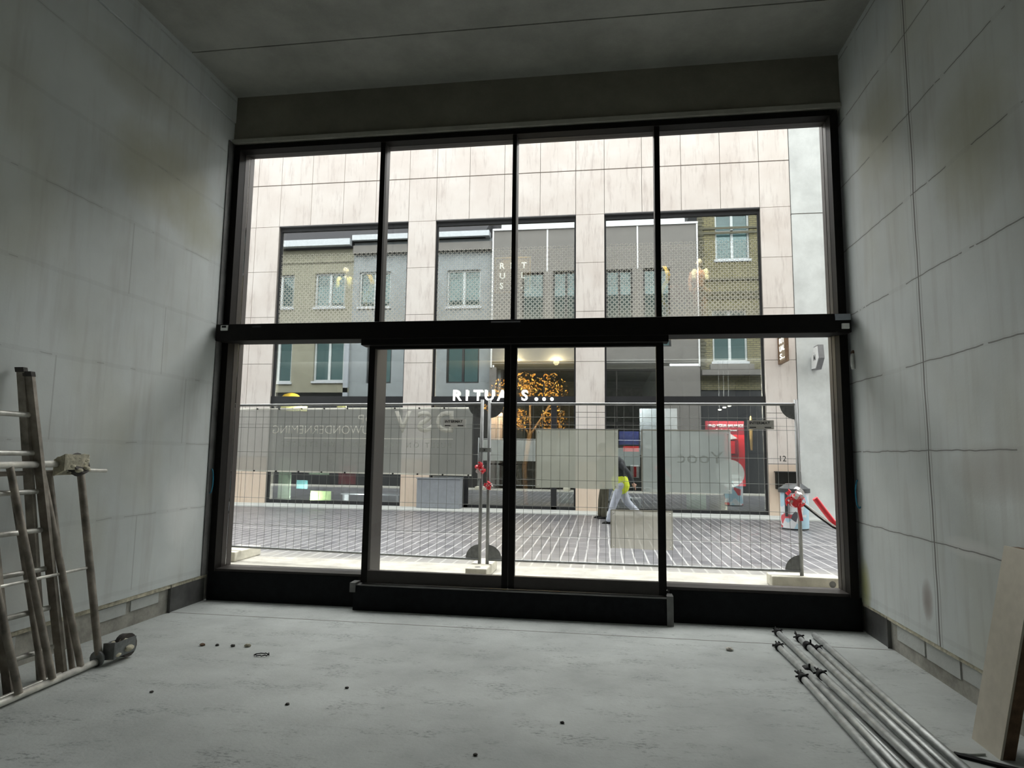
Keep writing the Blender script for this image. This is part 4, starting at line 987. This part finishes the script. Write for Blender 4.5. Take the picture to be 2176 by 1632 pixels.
obj('red_sleeve', MB().path([(2.29, 7.42, 1.14), (2.36, 7.42, 1.04), (2.46, 7.42, .90), (2.55, 7.42, .80)], .030, 12), 'tape_red', k)
b = MB()
for i in range(12): b.obox(Vector((2.58, 7.40, .78))+Vector((random.gauss(0, .03), random.gauss(0, .02), random.gauss(0, .025))), Vector((2.58, 7.40, .78))+Vector((random.gauss(0, .03), random.gauss(0, .02), random.gauss(0, .025))), (1, 0, .3), (0, 1, 0), .03, .003)
obj('end_knot', b, 'tape_red', k)

# ---------------- people
def person(lab, loc, J, skin_m, top_m, leg_m, extra=None):
    t = thing('person', lab, 'person', loc); V = Vector
    b = MB(); j = {k_: V(v) for k_, v in J.items()}
    hd = j['head']; b.ball(hd, .098, 14, 10, (1.0, .80, 1.22)); fdir = j['face'].normalized()
    b.ball(hd+fdir*.10+V((0, 0, -.01)), .017, 6, 5); b.ball(hd+fdir*.085+V((0, 0, -.075)), .028, 8, 5)
    sd_ = fdir.cross(V((0, 0, 1)))
    for s_ in (-1, 1): b.ball(hd+sd_*s_*.082, .024, 6, 5, (.8, .6, 1.3))
    b.capsule(j['neck'], hd-V((0, 0, .05)), .058, .052)
    b.capsule(j['shl'], j['shr'], .085, .085).capsule(j['chest'], j['hip'], .14, .13)
    for s_ in 'lr':
        b.capsule(j['sh'+s_], j['el'+s_], .050, .040).capsule(j['el'+s_], j['wr'+s_], .040, .027)
        w_ = j['wr'+s_]; dd = (w_-j['el'+s_]).normalized(); sd2 = dd.cross(V((0, 1, 0))).normalized()
        b.capsule(w_, w_+dd*.07, .030, .034)
        for i in range(4): 
            r_ = w_+dd*.08+V((0, 1, 0))*(-.030+.02*i); b.capsule(r_, r_+dd*(.05+.008*(1.5-abs(i-1.5))), .010, .009).capsule(r_+dd*.05, r_+dd*.08-sd2*.02, .009, .008)
        b.capsule(w_+dd*.03+sd2*.02, w_+dd*.07+sd2*.05, .012, .010)
        b.capsule(j['hp'+s_], j['kn'+s_], .080, .056).capsule(j['kn'+s_], j['an'+s_], .055, .036)
    baked('body', b, skin_m, t, .011, 2)
    c = MB().capsule(j['shl'], j['shr'], .10, .10).capsule(j['chest'], j['hip'], .16, .155)
    for s_ in 'lr': c.capsule(j['sh'+s_], j['el'+s_], .065, .055).capsule(j['el'+s_], j['wr'+s_]+(j['el'+s_]-j['wr'+s_])*.08, .055, .042)
    baked('jacket', c, top_m, t, .013, 3)
    c = MB()
    for s_ in 'lr': c.capsule(j['hp'+s_], j['kn'+s_], .098, .076).capsule(j['kn'+s_], j['an'+s_], .076, .062)
    c.capsule(j['hpl'], j['hpr'], .115, .115); baked('trousers', c, leg_m, t, .013, 3)
    for s_ in 'lr':
        a = j['an'+s_]; td = j['toe'+s_]-a
        obj('shoe', MB().capsule(a+V((.03, 0, -.045)), a+V((.03, 0, -.045))+td, .042, .034), 'shoe_black', t)
    obj('hair', MB().ball(hd+V((0, 0, .03))-fdir*.02, .106, 14, 10, (1.02, .86, 1.12)), 'hair', t)
    obj('eye', MB().ball(hd+fdir*.088+sd_*.035+V((0, 0, .005)), .012, 8, 6).ball(hd+fdir*.088-sd_*.035+V((0, 0, .005)), .012, 8, 6), 'print_black', t)
    return t, j
F = (-1, 0, 0)
p1, j = person('pedestrian in pale jeans and a yellow hi-vis vest walking left behind the plastic sheets', (.3, 13.45, SZ),
    dict(head=(.17, 13.42, 1.70), face=(-1, 0, -.15), neck=(.24, 13.42, 1.54), shl=(.29, 13.26, 1.47), shr=(.29, 13.60, 1.47), chest=(.31, 13.43, 1.38), hip=(.36, 13.43, 1.02),
         ell=(.50, 13.22, 1.24), wrl=(.60, 13.24, 1.03), elr=(.18, 13.66, 1.22), wrr=(.02, 13.60, 1.06),
         hpl=(.36, 13.34, .97), hpr=(.36, 13.52, .97), knl=(.22, 13.34, .60), anl=(.12, 13.34, .27), toel=(-.02, 13.33, .235), knr=(.50, 13.52, .62), anr=(.76, 13.54, .36), toer=(.66, 13.54, .27)), 'skin', 'dark_cloth', 'jeans_pale')
c = MB().capsule((.30, 13.40, 1.42), (.36, 13.42, .98), .172, .178)
baked('vest', MB().capsule((.345, 13.42, 1.06), (.37, 13.42, .96), .176, .180), 'hivis', p1, .013, 2)
obj('vest_edge', MB().obox((.255, 13.24, 1.50), (.24, 13.235, 1.10), (1, 0, 0), (0, 1, 0), .035, .01), 'hivis', p1)
person('pedestrian in olive trousers mostly hidden behind the green grey plastic sheet', (0., 14.4, SZ),
    dict(head=(-.03, 14.4, 1.72), face=(-1, 0, 0), neck=(.0, 14.4, 1.55), shl=(.03, 14.22, 1.48), shr=(.03, 14.58, 1.48), chest=(.03, 14.4, 1.38), hip=(.04, 14.4, 1.02),
         ell=(.12, 14.17, 1.22), wrl=(.04, 14.15, 1.0), elr=(.0, 14.62, 1.22), wrr=(-.12, 14.60, 1.02),
         hpl=(.05, 14.31, .97), hpr=(.05, 14.49, .97), knl=(.05, 14.31, .6), anl=(.02, 14.31, .275), toel=(-.12, 14.30, .235), knr=(-.03, 14.49, .6), anr=(-.06, 14.49, .275), toer=(-.2, 14.48, .235)), 'skin', 'olive_cloth', 'olive_cloth')
